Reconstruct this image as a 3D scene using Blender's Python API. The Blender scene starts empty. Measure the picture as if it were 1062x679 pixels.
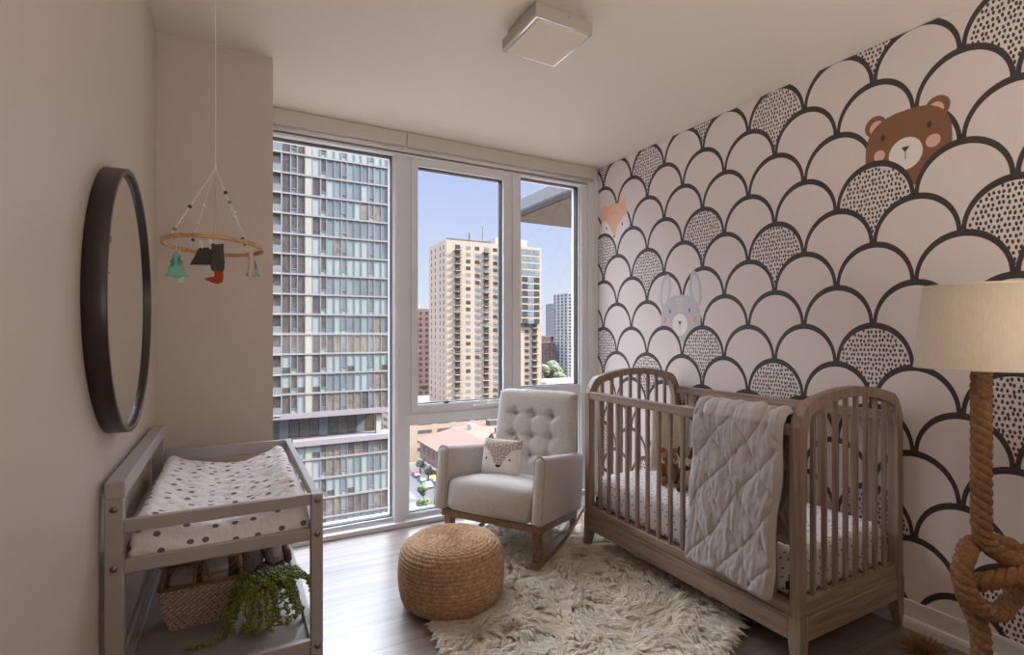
import bpy, bmesh, math, random
import numpy as np
from mathutils import Vector, Matrix, noise
from math import sin, cos, pi, radians as R

# ---------------------------------------------------------------- camera, sky, lights, exposure
S = bpy.context.scene
COL = S.collection
cam = bpy.data.cameras.new('camera'); camo = bpy.data.objects.new('camera', cam); COL.objects.link(camo)
camo.location = (0, 0, 1.33); camo.rotation_euler = (R(90), 0, R(-28.5))
cam.sensor_width = 36; cam.lens = 36 * 535 / 1062
cam.shift_y = 5.5 / 1062
cam.clip_start = .05; cam.clip_end = 5000
S.camera = camo
S.view_settings.view_transform = 'Standard'; S.view_settings.look = 'None'
S.view_settings.gamma = 1; S.view_settings.use_curve_mapping = False
S.view_settings.exposure = 0.50

SKY = 1.0; SUN = 20.0; FILL = 23.0
W = bpy.data.worlds.new('sky'); S.world = W; W.use_nodes = True
nt = W.node_tree; nt.nodes.clear()
o_ = nt.nodes.new('ShaderNodeOutputWorld'); bg = nt.nodes.new('ShaderNodeBackground')
tc = nt.nodes.new('ShaderNodeTexCoord'); sp = nt.nodes.new('ShaderNodeSeparateXYZ')
rp = nt.nodes.new('ShaderNodeValToRGB'); nt.links.new(tc.outputs['Generated'], sp.inputs[0])
nt.links.new(sp.outputs['Z'], rp.inputs[0]); nt.links.new(rp.outputs[0], bg.inputs[0]); nt.links.new(bg.outputs[0], o_.inputs[0])
cr = rp.color_ramp
cr.elements[0].position = 0.0; cr.elements[0].color = (.58, .60, .66, 1)
cr.elements[1].position = 1.0; cr.elements[1].color = (8.6, 9.3, 10.8, 1)
for p, c in ((.06, (.54, .59, .70, 1)), (.16, (.46, .53, .71, 1)), (.34, (.35, .43, .67, 1)), (.46, (8.6, 9.3, 10.8, 1))):
    e = cr.elements.new(p); e.color = c
bg.inputs[1].default_value = SKY
sl = bpy.data.lights.new('sun', 'SUN'); so = bpy.data.objects.new('sun', sl); COL.objects.link(so)
sl.energy = SUN; sl.angle = R(.6); sl.color = (1, .90, .77)
so.rotation_euler = Vector((-1.0, .44, -.85)).to_track_quat('-Z', 'Y').to_euler()
fl = bpy.data.lights.new('fill_light', 'AREA'); fo = bpy.data.objects.new('fill_light', fl); COL.objects.link(fo)  # added fill lamp behind the camera, bounced off the ceiling
fl.shape = 'RECTANGLE'; fl.size = 2.2; fl.size_y = 1.2; fl.energy = FILL; fl.color = (1, .93, .87)
fo.location = (1.3, -.7, 1.2); fo.rotation_euler = Vector((0.0, .25, 1)).to_track_quat('-Z', 'Y').to_euler()
pl = bpy.data.lights.new('window_portal', 'AREA'); po = bpy.data.objects.new('window_portal', pl); COL.objects.link(po)
pl.shape = 'RECTANGLE'; pl.size = 2.45; pl.size_y = 2.6; pl.cycles.is_portal = True
po.location = (1.42, 3.62, 1.3); po.rotation_euler = (R(-90), 0, 0)

# ---------------------------------------------------------------- materials
def srgb(r, g, b):
    f = lambda c: (c / 255 / 12.92) if c / 255 <= .04045 else ((c / 255 + .055) / 1.055) ** 2.4
    return (f(r), f(g), f(b), 1)
MATS = {}
def mat(name, col, rough=.5, metal=0.0, spec=.5, noise_s=0, noise_a=.12, bump=0, bump_s=50, stretch=(1, 1, 1), coat=0, emit=0, sheen=0):
    if name in MATS: return MATS[name]
    m = bpy.data.materials.new(name); m.use_nodes = True; MATS[name] = m
    n = m.node_tree; b = n.nodes['Principled BSDF']
    b.inputs['Base Color'].default_value = col; b.inputs['Roughness'].default_value = rough
    b.inputs['Metallic'].default_value = metal; b.inputs['Specular IOR Level'].default_value = spec
    b.inputs['Coat Weight'].default_value = coat
    if sheen: b.inputs['Sheen Weight'].default_value = sheen
    if emit:
        b.inputs['Emission Color'].default_value = col; b.inputs['Emission Strength'].default_value = emit
    if noise_s or bump:
        t = n.nodes.new('ShaderNodeTexCoord'); mp = n.nodes.new('ShaderNodeMapping'); mp.inputs['Scale'].default_value = stretch
        n.links.new(t.outputs['Object'], mp.inputs[0])
    if noise_s:
        k = n.nodes.new('ShaderNodeTexNoise'); k.inputs['Scale'].default_value = noise_s; k.inputs['Detail'].default_value = 6
        r = n.nodes.new('ShaderNodeValToRGB')
        r.color_ramp.elements[0].position = .3; r.color_ramp.elements[1].position = .7
        r.color_ramp.elements[0].color = tuple(max(0, c * (1 - noise_a)) for c in col[:3]) + (1,)
        r.color_ramp.elements[1].color = tuple(min(1, c * (1 + noise_a)) for c in col[:3]) + (1,)
        n.links.new(mp.outputs[0], k.inputs[0]); n.links.new(k.outputs[0], r.inputs[0]); n.links.new(r.outputs[0], b.inputs['Base Color'])
    if bump:
        k2 = n.nodes.new('ShaderNodeTexNoise'); k2.inputs['Scale'].default_value = bump_s; k2.inputs['Detail'].default_value = 4
        bu = n.nodes.new('ShaderNodeBump'); bu.inputs['Strength'].default_value = bump; bu.inputs['Distance'].default_value = .01
        n.links.new(mp.outputs[0], k2.inputs[0]); n.links.new(k2.outputs[0], bu.inputs['Height']); n.links.new(bu.outputs[0], b.inputs['Normal'])
    return m

def dots_mat(name, base, dot, scale, radius, rnd=.35, rough=.8, stretch=(1, 1), mode='xyz'):
    m = bpy.data.materials.new(name); m.use_nodes = True; MATS[name] = m
    n = m.node_tree; b = n.nodes['Principled BSDF']; b.inputs['Roughness'].default_value = rough
    t = n.nodes.new('ShaderNodeTexCoord'); s = n.nodes.new('ShaderNodeSeparateXYZ'); n.links.new(t.outputs['Object'], s.inputs[0])
    ad = n.nodes.new('ShaderNodeMath'); ad.operation = 'ADD'; n.links.new(s.outputs['Y'], ad.inputs[0]); n.links.new(s.outputs['Z'], ad.inputs[1])
    ax = n.nodes.new('ShaderNodeMath'); ax.operation = 'MULTIPLY'; n.links.new(s.outputs['X'], ax.inputs[0]); ax.inputs[1].default_value = stretch[0]
    if mode == 'crib':   # outer side faces -x: fold x with z as well
        a2 = n.nodes.new('ShaderNodeMath'); a2.operation = 'ADD'; n.links.new(ax.outputs[0], a2.inputs[0]); n.links.new(s.outputs['Z'], a2.inputs[1]); ax = a2
        zz = n.nodes.new('ShaderNodeMath'); zz.operation = 'MULTIPLY'; n.links.new(s.outputs['Z'], zz.inputs[0]); zz.inputs[1].default_value = .8
        ad = n.nodes.new('ShaderNodeMath'); ad.operation = 'ADD'; n.links.new(s.outputs['Y'], ad.inputs[0]); n.links.new(zz.outputs[0], ad.inputs[1])
    ay = n.nodes.new('ShaderNodeMath'); ay.operation = 'MULTIPLY'; n.links.new(ad.outputs[0], ay.inputs[0]); ay.inputs[1].default_value = stretch[1]
    c = n.nodes.new('ShaderNodeCombineXYZ'); n.links.new(ax.outputs[0], c.inputs[0]); n.links.new(ay.outputs[0], c.inputs[1])
    v = n.nodes.new('ShaderNodeTexVoronoi'); v.voronoi_dimensions = '2D'; v.inputs['Scale'].default_value = scale; v.inputs['Randomness'].default_value = rnd
    n.links.new(c.outputs[0], v.inputs['Vector'])
    l = n.nodes.new('ShaderNodeMath'); l.operation = 'LESS_THAN'; l.inputs[1].default_value = radius; n.links.new(v.outputs['Distance'], l.inputs[0])
    mx = n.nodes.new('ShaderNodeMix'); mx.data_type = 'RGBA'; n.links.new(l.outputs[0], mx.inputs[0])
    kk = n.nodes.new('ShaderNodeTexNoise'); kk.inputs['Scale'].default_value = 55; kk.inputs['Detail'].default_value = 3; n.links.new(t.outputs['Object'], kk.inputs[0])
    bu = n.nodes.new('ShaderNodeBump'); bu.inputs['Strength'].default_value = .35; bu.inputs['Distance'].default_value = .012
    n.links.new(kk.outputs[0], bu.inputs['Height']); n.links.new(bu.outputs[0], b.inputs['Normal'])
    mx.inputs[6].default_value = base; mx.inputs[7].default_value = dot; n.links.new(mx.outputs[2], b.inputs['Base Color'])
    return m

def wood_mat(name, c1, c2, axis=2, scale=1.0, rough=.45, planks=None):
    m = bpy.data.materials.new(name); m.use_nodes = True; MATS[name] = m
    n = m.node_tree; b = n.nodes['Principled BSDF']; b.inputs['Roughness'].default_value = rough
    t = n.nodes.new('ShaderNodeTexCoord'); mp = n.nodes.new('ShaderNodeMapping'); sc = [28 * scale] * 3; sc[axis] = 1.6 * scale
    mp.inputs['Scale'].default_value = sc; n.links.new(t.outputs['Object'], mp.inputs[0])
    k = n.nodes.new('ShaderNodeTexNoise'); k.inputs['Scale'].default_value = 1.6; k.inputs['Detail'].default_value = 8; k.inputs['Distortion'].default_value = .6
    n.links.new(mp.outputs[0], k.inputs[0])
    r = n.nodes.new('ShaderNodeValToRGB'); r.color_ramp.elements[0].position = .32; r.color_ramp.elements[1].position = .68
    r.color_ramp.elements[0].color = c1; r.color_ramp.elements[1].color = c2
    n.links.new(k.outputs[0], r.inputs[0]); out = r.outputs[0]
    if planks:
        br = n.nodes.new('ShaderNodeTexBrick'); br.inputs['Scale'].default_value = 1
        br.inputs['Brick Width'].default_value = planks[0]; br.inputs['Row Height'].default_value = planks[1]
        br.inputs['Mortar Size'].default_value = .0025; br.inputs['Mortar Smooth'].default_value = .3
        br.inputs['Color1'].default_value = (.82, .82, .84, 1); br.inputs['Color2'].default_value = (1.12, 1.1, 1.06, 1); br.inputs['Mortar'].default_value = (.45, .42, .4, 1)
        n.links.new(t.outputs['Object'], br.inputs['Vector'])
        mx = n.nodes.new('ShaderNodeMix'); mx.data_type = 'RGBA'; mx.blend_type = 'MULTIPLY'; mx.inputs[0].default_value = 1
        n.links.new(out, mx.inputs[6]); n.links.new(br.outputs['Color'], mx.inputs[7]); out = mx.outputs[2]
    n.links.new(out, b.inputs['Base Color'])
    if planks: b.inputs['Specular IOR Level'].default_value = .9; b.inputs['Coat Weight'].default_value = .35; b.inputs['Coat Roughness'].default_value = .3
    bu = n.nodes.new('ShaderNodeBump'); bu.inputs['Strength'].default_value = .12; bu.inputs['Distance'].default_value = .004
    n.links.new(k.outputs[0], bu.inputs['Height']); n.links.new(bu.outputs[0], b.inputs['Normal'])
    return m

def glass_mat(name, tint, gloss=.06, rough=0.0):
    m = bpy.data.materials.new(name); m.use_nodes = True; MATS[name] = m
    n = m.node_tree; n.nodes.clear(); o = n.nodes.new('ShaderNodeOutputMaterial')
    a = n.nodes.new('ShaderNodeBsdfTransparent'); a.inputs[0].default_value = tint
    g = n.nodes.new('ShaderNodeBsdfGlossy'); g.inputs['Roughness'].default_value = rough; g.inputs['Color'].default_value = (1, 1, 1, 1)
    f = n.nodes.new('ShaderNodeFresnel'); f.inputs[0].default_value = 1.45
    mu = n.nodes.new('ShaderNodeMath'); mu.operation = 'MULTIPLY'; mu.inputs[1].default_value = gloss / .04; n.links.new(f.outputs[0], mu.inputs[0])
    x = n.nodes.new('ShaderNodeMixShader'); n.links.new(mu.outputs[0], x.inputs[0]); n.links.new(a.outputs[0], x.inputs[1]); n.links.new(g.outputs[0], x.inputs[2])
    n.links.new(x.outputs[0], o.inputs[0]); return m

M_wall = mat('greige_wall_paint', srgb(206, 194, 182), .42, noise_s=3, noise_a=.015, bump=.03, bump_s=220)
M_ceil = mat('ceiling_paint', srgb(236, 224, 212), .6, bump=.02, bump_s=200)
M_white = mat('white_satin_paint', srgb(232, 231, 230), .4, bump=.02, bump_s=120)
M_frame = mat('window_frame_aluminium', srgb(230, 232, 235), .38, spec=.5, bump=.01)
M_gasket = mat('black_rubber_gasket', srgb(28, 28, 32), .5, bump=.01)
M_glass = glass_mat('window_glass', (.97, .975, .98, 1), .016)
M_floor = wood_mat('grey_oak_floor', srgb(118, 104, 95), srgb(156, 144, 136), 0, .6, .30, (1.8, .19))
M_crib = wood_mat('taupe_oak', srgb(124, 104, 90), srgb(166, 144, 126), 2, 1.2, .45)
M_crib_h = wood_mat('taupe_oak_lengthwise', srgb(124, 104, 90), srgb(166, 144, 126), 1, 1.2, .45)
M_crib_x = wood_mat('taupe_oak_crosswise', srgb(124, 104, 90), srgb(166, 144, 126), 0, 1.2, .45)
M_chairwood = wood_mat('rocker_walnut', srgb(112, 84, 62), srgb(152, 122, 96), 0, 1.2, .4)
M_linen = mat('grey_linen', srgb(194, 188, 182), .9, noise_s=140, noise_a=.10, bump=.25, bump_s=420, stretch=(1, 1, .35), sheen=.2)
M_piping = mat('linen_piping', srgb(172, 164, 154), .9, bump=.1, bump_s=300)
M_tablepaint = mat('grey_table_paint', srgb(170, 164, 162), .38, noise_s=4, noise_a=.02, bump=.02)
M_bolt = mat('bolt_metal', srgb(150, 140, 124), .35, metal=.9, bump=.02)
M_dark = mat('mirror_dark_frame', srgb(52, 42, 42), .35, noise_s=20, noise_a=.1, bump=.02)
M_mirror = mat('silvered_mirror', (.9, .9, .88, 1), .02, metal=1, noise_s=2, noise_a=.005)
M_jute = mat('braided_jute', srgb(184, 150, 114), .9, noise_s=60, noise_a=.35, bump=.5, bump_s=180)
M_rope = mat('manila_rope', srgb(146, 108, 74), .9, noise_s=70, noise_a=.3, bump=.5, bump_s=260)
M_shade = mat('linen_shade', srgb(222, 208, 186), .9, noise_s=200, noise_a=.05, bump=.15, bump_s=500, stretch=(1, 1, .15))
M_quilt = mat('grey_quilt_cotton', srgb(182, 175, 171), .85, noise_s=12, noise_a=.04, bump=.12, bump_s=300, sheen=.2)
M_pad = dots_mat('dotted_quilted_cover', srgb(240, 236, 238), srgb(112, 112, 118), 17, .15, .6)
M_sheet = dots_mat('dashed_crib_sheet', srgb(238, 235, 236), srgb(122, 122, 130), 26, .14, .55, mode='crib')
M_chrome = mat('chrome', srgb(220, 220, 225), .12, metal=1, bump=.01)
M_lampwhite = mat('fixture_enamel', srgb(186, 176, 166), .45, bump=.01)
M_diff = mat('frosted_diffuser', srgb(226, 210, 194), .4, bump=.01)

def wool_mat(name, col):
    m = bpy.data.materials.new(name); m.use_nodes = True; MATS[name] = m; n = m.node_tree; n.nodes.clear(); o = n.nodes.new('ShaderNodeOutputMaterial')
    t = n.nodes.new('ShaderNodeTexCoord'); k = n.nodes.new('ShaderNodeTexNoise'); k.inputs['Scale'].default_value = 9; k.inputs['Detail'].default_value = 5; n.links.new(t.outputs['Object'], k.inputs[0])
    r = n.nodes.new('ShaderNodeValToRGB'); r.color_ramp.elements[0].position = .3; r.color_ramp.elements[1].position = .7
    r.color_ramp.elements[0].color = tuple(c * .86 for c in col[:3]) + (1,); r.color_ramp.elements[1].color = col; n.links.new(k.outputs[0], r.inputs[0])
    d = n.nodes.new('ShaderNodeBsdfDiffuse'); tr = n.nodes.new('ShaderNodeBsdfTranslucent'); x = n.nodes.new('ShaderNodeMixShader'); x.inputs[0].default_value = .5
    n.links.new(r.outputs[0], d.inputs[0]); n.links.new(r.outputs[0], tr.inputs[0]); n.links.new(d.outputs[0], x.inputs[1]); n.links.new(tr.outputs[0], x.inputs[2]); n.links.new(x.outputs[0], o.inputs[0]); return m

# ---------------------------------------------------------------- object helpers
def wloc(o):
    v = Vector((0, 0, 0))
    while o: v += o.location; o = o.parent
    return v
def props(o, label=None, cat=None, group=None, kind=None):
    if label: o['label'] = label
    if cat: o['category'] = cat
    if group: o['group'] = group
    if kind: o['kind'] = kind
    return o
def thing(name, label, cat, loc=(0, 0, 0), rz=0, group=None, kind=None):
    o = bpy.data.objects.new(name, None); COL.objects.link(o); o.location = loc; o.rotation_euler = (0, 0, rz)
    o.empty_display_size = .1
    return props(o, label, cat, group, kind)
def mk(name, verts, faces, m, parent=None, smooth=False, world=True, midx=None, kind=None, label=None):
    """one mesh object; world=True: coordinates are world ones, shifted into the parent's frame"""
    me = bpy.data.meshes.new(name)
    off = wloc(parent) if (world and parent) else Vector((0, 0, 0))
    if world and parent is None and len(verts):
        a = np.array(verts, float); lo = a.min(0); hi = a.max(0); off = Vector(((lo[0] + hi[0]) / 2, (lo[1] + hi[1]) / 2, lo[2]))
    me.from_pydata([(v[0] - off.x, v[1] - off.y, v[2] - off.z) for v in verts], [], faces)
    ms = m if isinstance(m, (list, tuple)) else [m]
    for q in ms: me.materials.append(q)
    if midx is not None: me.polygons.foreach_set('material_index', midx)
    if smooth: me.polygons.foreach_set('use_smooth', [True] * len(me.polygons))
    me.update()
    o = bpy.data.objects.new(name, me); COL.objects.link(o)
    if parent: o.parent = parent
    elif world: o.location = off
    if kind: o['kind'] = kind
    if label: o['label'] = label
    return o
class G:
    """geometry collector"""
    def __init__(s): s.v = []; s.f = []; s.m = []
    def add(s, v, f, mi=0):
        n = len(s.v); s.v += [tuple(q) for q in v]; s.f += [tuple(i + n for i in q) for q in f]; s.m += [mi] * len(f); return s
    def box(s, x0, x1, y0, y1, z0, z1, mi=0):
        v = [(x0, y0, z0), (x1, y0, z0), (x1, y1, z0), (x0, y1, z0), (x0, y0, z1), (x1, y0, z1), (x1, y1, z1), (x0, y1, z1)]
        return s.add(v, [(0, 3, 2, 1), (4, 5, 6, 7), (0, 1, 5, 4), (1, 2, 6, 5), (2, 3, 7, 6), (3, 0, 4, 7)], mi)
    def rbox(s, x0, x1, y0, y1, z0, z1, r=.005, seg=2, mi=0, fn=None):
        bm = bmesh.new(); bmesh.ops.create_cube(bm, size=1)
        for v in bm.verts: v.co = Vector(((x0 + x1) / 2 + v.co.x * (x1 - x0), (y0 + y1) / 2 + v.co.y * (y1 - y0), (z0 + z1) / 2 + v.co.z * (z1 - z0)))
        r = min(r, abs(x1 - x0) * .49, abs(y1 - y0) * .49, abs(z1 - z0) * .49)
        bmesh.ops.bevel(bm, geom=bm.edges[:] + bm.verts[:], offset=r, segments=seg, affect='EDGES', profile=.5)
        s.bm(bm, mi, fn); return s
    def bm(s, bm, mi=0, fn=None):
        bm.verts.index_update()
        s.add([fn(v.co) if fn else v.co.copy() for v in bm.verts], [[v.index for v in f.verts] for f in bm.faces], mi); bm.free(); return s
    def tube(s, pts, r, seg=8, mi=0, caps=True):
        pts = [Vector(p) for p in pts]; n = len(pts)
        rr = r if hasattr(r, '__len__') else [r] * n
        T = [(pts[min(i + 1, n - 1)] - pts[max(i - 1, 0)]).normalized() for i in range(n)]
        a = Vector((0, 0, 1)) if abs(T[0].z) < .9 else Vector((1, 0, 0)); N = (a - T[0] * a.dot(T[0])).normalized()
        V = []
        for i in range(n):
            N = (N - T[i] * N.dot(T[i])).normalized(); B = T[i].cross(N)
            for k in range(seg): t = 2 * pi * k / seg; V.append(pts[i] + (N * cos(t) + B * sin(t)) * rr[i])
        F = [(i * seg + k, i * seg + (k + 1) % seg, (i + 1) * seg + (k + 1) % seg, (i + 1) * seg + k) for i in range(n - 1) for k in range(seg)]
        if caps: F += [tuple(range(seg - 1, -1, -1)), tuple((n - 1) * seg + k for k in range(seg))]
        return s.add(V, F, mi)
    def lathe(s, prof, c=(0, 0, 0), seg=48, mi=0):
        V = [(c[0] + r * cos(2 * pi * k / seg), c[1] + r * sin(2 * pi * k / seg), c[2] + z) for r, z in prof for k in range(seg)]
        F = [(i * seg + k, i * seg + (k + 1) % seg, (i + 1) * seg + (k + 1) % seg, (i + 1) * seg + k) for i in range(len(prof) - 1) for k in range(seg)]
        return s.add(V, F, mi)
    def ball(s, c, r, sub=2, mi=0, rot=None, fn=None):
        bm = bmesh.new(); bmesh.ops.create_icosphere(bm, subdivisions=sub, radius=1)
        r = r if hasattr(r, '__len__') else (r, r, r)
        for v in bm.verts:
            p = Vector((v.co.x * r[0], v.co.y * r[1], v.co.z * r[2]))
            if rot is not None: p = rot @ p
            v.co = p + Vector(c)
        return s.bm(bm, mi, fn)
    def prism(s, poly, axis, a0, a1, mi=0):
        """extrude a 2-D polygon along an axis (0 x, 1 y, 2 z)"""
        def P(p, a): return (a, p[0], p[1]) if axis == 0 else (p[0], a, p[1]) if axis == 1 else (p[0], p[1], a)
        n = len(poly)
        return s.add([P(p, a0) for p in poly] + [P(p, a1) for p in poly], [tuple(range(n - 1, -1, -1)), tuple(range(n, 2 * n))] + [(i, (i + 1) % n, n + (i + 1) % n, n + i) for i in range(n)], mi)
    def go(s, name, m, parent=None, smooth=False, world=True, kind=None, label=None, fn=None):
        v = [fn(Vector(p)) for p in s.v] if fn else s.v
        return mk(name, v, s.f, m, parent, smooth, world, s.m if isinstance(m, (list, tuple)) else None, kind, label)
def box(name, m, *b, parent=None, r=0, kind=None, label=None, world=True, fn=None):
    g = G(); (g.rbox(*b, r=r) if r else g.box(*b)); return g.go(name, m, parent, False, world, kind, label, fn)
def copy_tree(o, parent=None):
    c = o.copy(); COL.objects.link(c); c.parent = parent
    for ch in list(o.children): copy_tree(ch, c)
    return c
rnd = random.Random(7)
# ---------------------------------------------------------------- room shell
ST = 'structure'
XL, XR, YW, YB, H = -.30, 2.70, 3.46, -1.5, 2.70
box('floor', M_floor, XL - .1, XR + .1, YB - .1, YW + .2, -.12, 0, kind=ST)
box('ceiling', M_ceil, XL - .1, XR + .1, YB - .1, YW + .25, H, H + .15, kind=ST)
box('wall_left', M_wall, XL - .12, XL, YB - .1, YW + .2, 0, H, kind=ST)
box('wall_back', M_wall, XL, XR, YB - .12, YB, 0, H, kind=ST)
box('wall_corner', M_wall, XL, .18, 2.83, YW + .2, 0, H, kind=ST)
wr = box('wall_right', M_wall, XR, XR + .12, YB - .1, YW + .2, 0, H, kind=ST)
for nm, x0, x1, y0, y1 in (('left', XL, XL + .014, YB, 2.83), ('corner', XL + .014, .18, 2.816, 2.83)):
    g = G(); g.box(x0, x1, y0, y1, 0, .11); g.go('baseboard_' + nm, M_white, kind=ST)
g = G(); g.box(XR - .014, XR, YB, YW, .0, .125); g.prism([(XR - .026, 0), (XR - .014, 0), (XR - .014, .05), (XR - .022, .044), (XR - .026, .03)], 1, YB, YW)
g.box(XR - .019, XR - .014, YB, YW, .108, .125)
g.go('baseboard_right', M_white, kind=ST)

# ---- scallop mural printed on the right wall
C_sc = mat('mural_white', srgb(228, 217, 212), .33, bump=.01, bump_s=90)
C_ink = mat('mural_charcoal', srgb(70, 62, 62), .33, bump=.01, bump_s=90)
C_brn = mat('mural_brown', srgb(138, 98, 72), .35, bump=.01)
C_pnk = mat('mural_pink', srgb(232, 186, 172), .35, bump=.01)
C_fox = mat('mural_peach', srgb(244, 190, 156), .35, bump=.01)
C_gry = mat('mural_grey', srgb(198, 194, 194), .35, bump=.01)
C_lgr = mat('mural_pale_grey', srgb(222, 216, 214), .35, bump=.01)
C_wht = mat('mural_cream', srgb(240, 232, 226), .35, bump=.01)
MM = [C_sc, C_ink, C_brn, C_pnk, C_fox, C_gry, C_lgr, C_wht]
mur = G()
def clip(poly, y0=YB, y1=YW, z0=.125, z1=H - .0005):
    for ax, lim, sg in ((0, y0, 1), (0, y1, -1), (1, z0, 1), (1, z1, -1)):
        out = []
        for i in range(len(poly)):
            a, b = poly[i - 1], poly[i]; da, db = sg * (a[ax] - lim), sg * (b[ax] - lim)
            if (da >= 0) != (db >= 0):
                t = da / (da - db); out.append((a[0] + (b[0] - a[0]) * t, a[1] + (b[1] - a[1]) * t))
            if db >= 0: out.append(b)
        poly = out
        if len(poly) < 3: return None
    return poly
def flat(poly, layer, mi):
    poly = clip(poly)
    if poly:
        x = XR - .0004 - layer * .00008
        mur.add([(x, p[0], p[1]) for p in poly], [tuple(range(len(poly)))], mi)
def ell(cy, cz, ry, rz, rot=0, n=20, a0=0, a1=2 * pi):
    full = abs(a1 - a0 - 2 * pi) < 1e-6; m = n if full else n + 1
    P = []
    for i in range(m):
        t = a0 + (a1 - a0) * i / n; u, v = ry * cos(t), rz * sin(t); P.append((cy + u * cos(rot) - v * sin(rot), cz + u * sin(rot) + v * cos(rot)))
    return P
mr = random.Random(3)
PY, PZ, Y0, Z0 = .34, .1925, 2.365, 2.535
for r in range(-2, 14):
    z0 = Z0 - PZ * r; cz = z0 - .2; L = (r + 2) * 6
    for k in range(-12, 5):
        kk = k + (.5 if r % 2 else 0); cy = Y0 + PY * kk
        if cy < YB - .2 or cy > YW + .2: continue
        flat(ell(cy, cz, .171, .2, n=28, a0=0, a1=pi) + [(cy - .171, cz), (cy, cz - .22), (cy + .171, cz)], L, 1)
        inner = ell(cy, cz, .171 - .017, .2 - .029, n=28, a0=0, a1=pi) + [(cy - .154, cz), (cy, cz - .22)]
        flat(inner, L + 1, 0)
        dotted = (r % 4 == 2 and k % 3 == 0) or (r % 4 == 3 and (k - 1) % 3 == 0)
        if dotted:
            for i in range(-9, 10):
                for j in range(-16, 9):
                    y = cy + i * .0165 + mr.uniform(-.003, .003) + (.006 if j % 2 else 0); z = cz + j * .0225 + mr.uniform(-.004, .004)
                    if z > cz: ok = ((y - cy) / .150) ** 2 + ((z - cz) / .168) ** 2 < 1
                    else: ok = abs(y - cy) < .150 * (1 - (cz - z) / .21)
                    if ok: flat(ell(y, z, .0052, .0088 + mr.uniform(-.001, .001), mr.uniform(-.15, .15), 7), L + 2, 1)
AL = [0]
def an(poly, row, l, mi):
    AL[0] = (AL[0] + 1) % 8; flat(poly, (row + 2) * 6 + 2.6 + l * .5 + AL[0] * .05, mi)
# bear head, behind row 2
for cy, s in ((1.335, 1), (1.09, -1)):
    an(ell(cy, 2.312, .047, .05), 1, 0, 2); an(ell(cy - .006 * s, 2.303, .031, .034), 1, 1, 3)
def sup(cy, cz, ry, rz, p=2.6, n=36):
    return [(cy + ry * math.copysign(abs(cos(t)) ** (2 / p), cos(t)), cz + rz * math.copysign(abs(sin(t)) ** (2 / p), sin(t))) for t in [2 * pi * i / n for i in range(n)]]
AL[0] = 0; an(sup(1.208, 2.17, .172, .175), 1, 2, 2); an([(1.36, 2.17), (1.06, 2.17), (1.1, 2.04), (1.32, 2.04)], 1, 2, 2)
an(ell(1.211, 2.146, .068, .074), 1, 3, 7); an(ell(1.318, 2.168, .024, .026), 1, 3, 3); an(ell(1.105, 2.172, .028, .028), 1, 3, 3)
for cy in (1.303, 1.12): an(ell(cy, 2.247, .0085, .015), 1, 3, 1)
an([(1.228, 2.178), (1.194, 2.178), (1.208, 2.157), (1.214, 2.157)], 1, 4, 1); an([(1.2125, 2.16), (1.2095, 2.16), (1.2095, 2.12), (1.2125, 2.12)], 1, 4, 1)
# fox head, behind row 2 near the window
for s in (1, -1): an([(3.25 + s * .13, 2.378), (3.25 + s * .045, 2.345), (3.25 + s * .16, 2.27)], 1, 0, 4)
an(sup(3.25, 2.24, .158, .125, 2.2), 1, 1, 4)
an([(3.41, 2.25), (3.36, 2.245), (3.30, 2.19), (3.255, 2.10), (3.25, 2.04), (3.33, 2.06), (3.42, 2.14)], 1, 2, 7)
an([(3.09, 2.25), (3.14, 2.245), (3.20, 2.19), (3.245, 2.10), (3.25, 2.04), (3.17, 2.06), (3.08, 2.14)], 1, 2, 7)
for cy in (3.345, 3.152): an(ell(cy, 2.186, .007, .014), 1, 3, 1)
for cy in (3.365, 3.135): an(ell(cy, 2.14, .022, .018), 1, 2, 4)
an([(3.263, 2.112), (3.237, 2.112), (3.25, 2.088)], 1, 4, 1)
# bunny, behind row 6
for cy, rt in ((2.69, .16), (2.42, -.16)):
    an(ell(cy, 1.62, .05, .125, rt), 5, 0, 5); an(ell(cy, 1.62, .030, .095, rt), 5, 1, 6)
an(sup(2.556, 1.43, .178, .16, 2.3), 5, 2, 5); an([(2.72, 1.43), (2.39, 1.43), (2.44, 1.27), (2.68, 1.27)], 5, 2, 5)
an(ell(2.556, 1.385, .068, .075), 5, 3, 7)
for cy in (2.646, 2.472): an(ell(cy, 1.481, .006, .016), 5, 3, 1)
for cy in (2.672, 2.445):
    an(ell(cy, 1.415, .024, .022), 5, 3, 3)
    for q in (-1, 0, 1): an(ell(cy + (.02 if cy > 2.55 else -.02), 1.418 + q * .013, .02, .0016, q * (.3 if cy > 2.55 else -.3), 6), 5, 4, 1)
an([(2.572, 1.408), (2.54, 1.408), (2.552, 1.386), (2.56, 1.386)], 5, 4, 1); an([(2.5575, 1.388), (2.5545, 1.388), (2.5545, 1.35), (2.5575, 1.35)], 5, 4, 1)
for i in range(5):
    for j in range(-3, 4):
        if abs(j) <= 3 - i * .6: an(ell(2.556 + j * .011, 1.555 - i * .025 + (0 if j % 2 else .006), .0022, .008, 0, 6), 5, 3, 7)
for i in range(7): an(ell(3.25 + (i - 3) * .012, 2.30 - abs(i - 3) * .004, .0015, .006, 0, 6), 1, 3, 2)
o = mur.go('wallpaper_mural', MM, wr, kind=ST)

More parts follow.
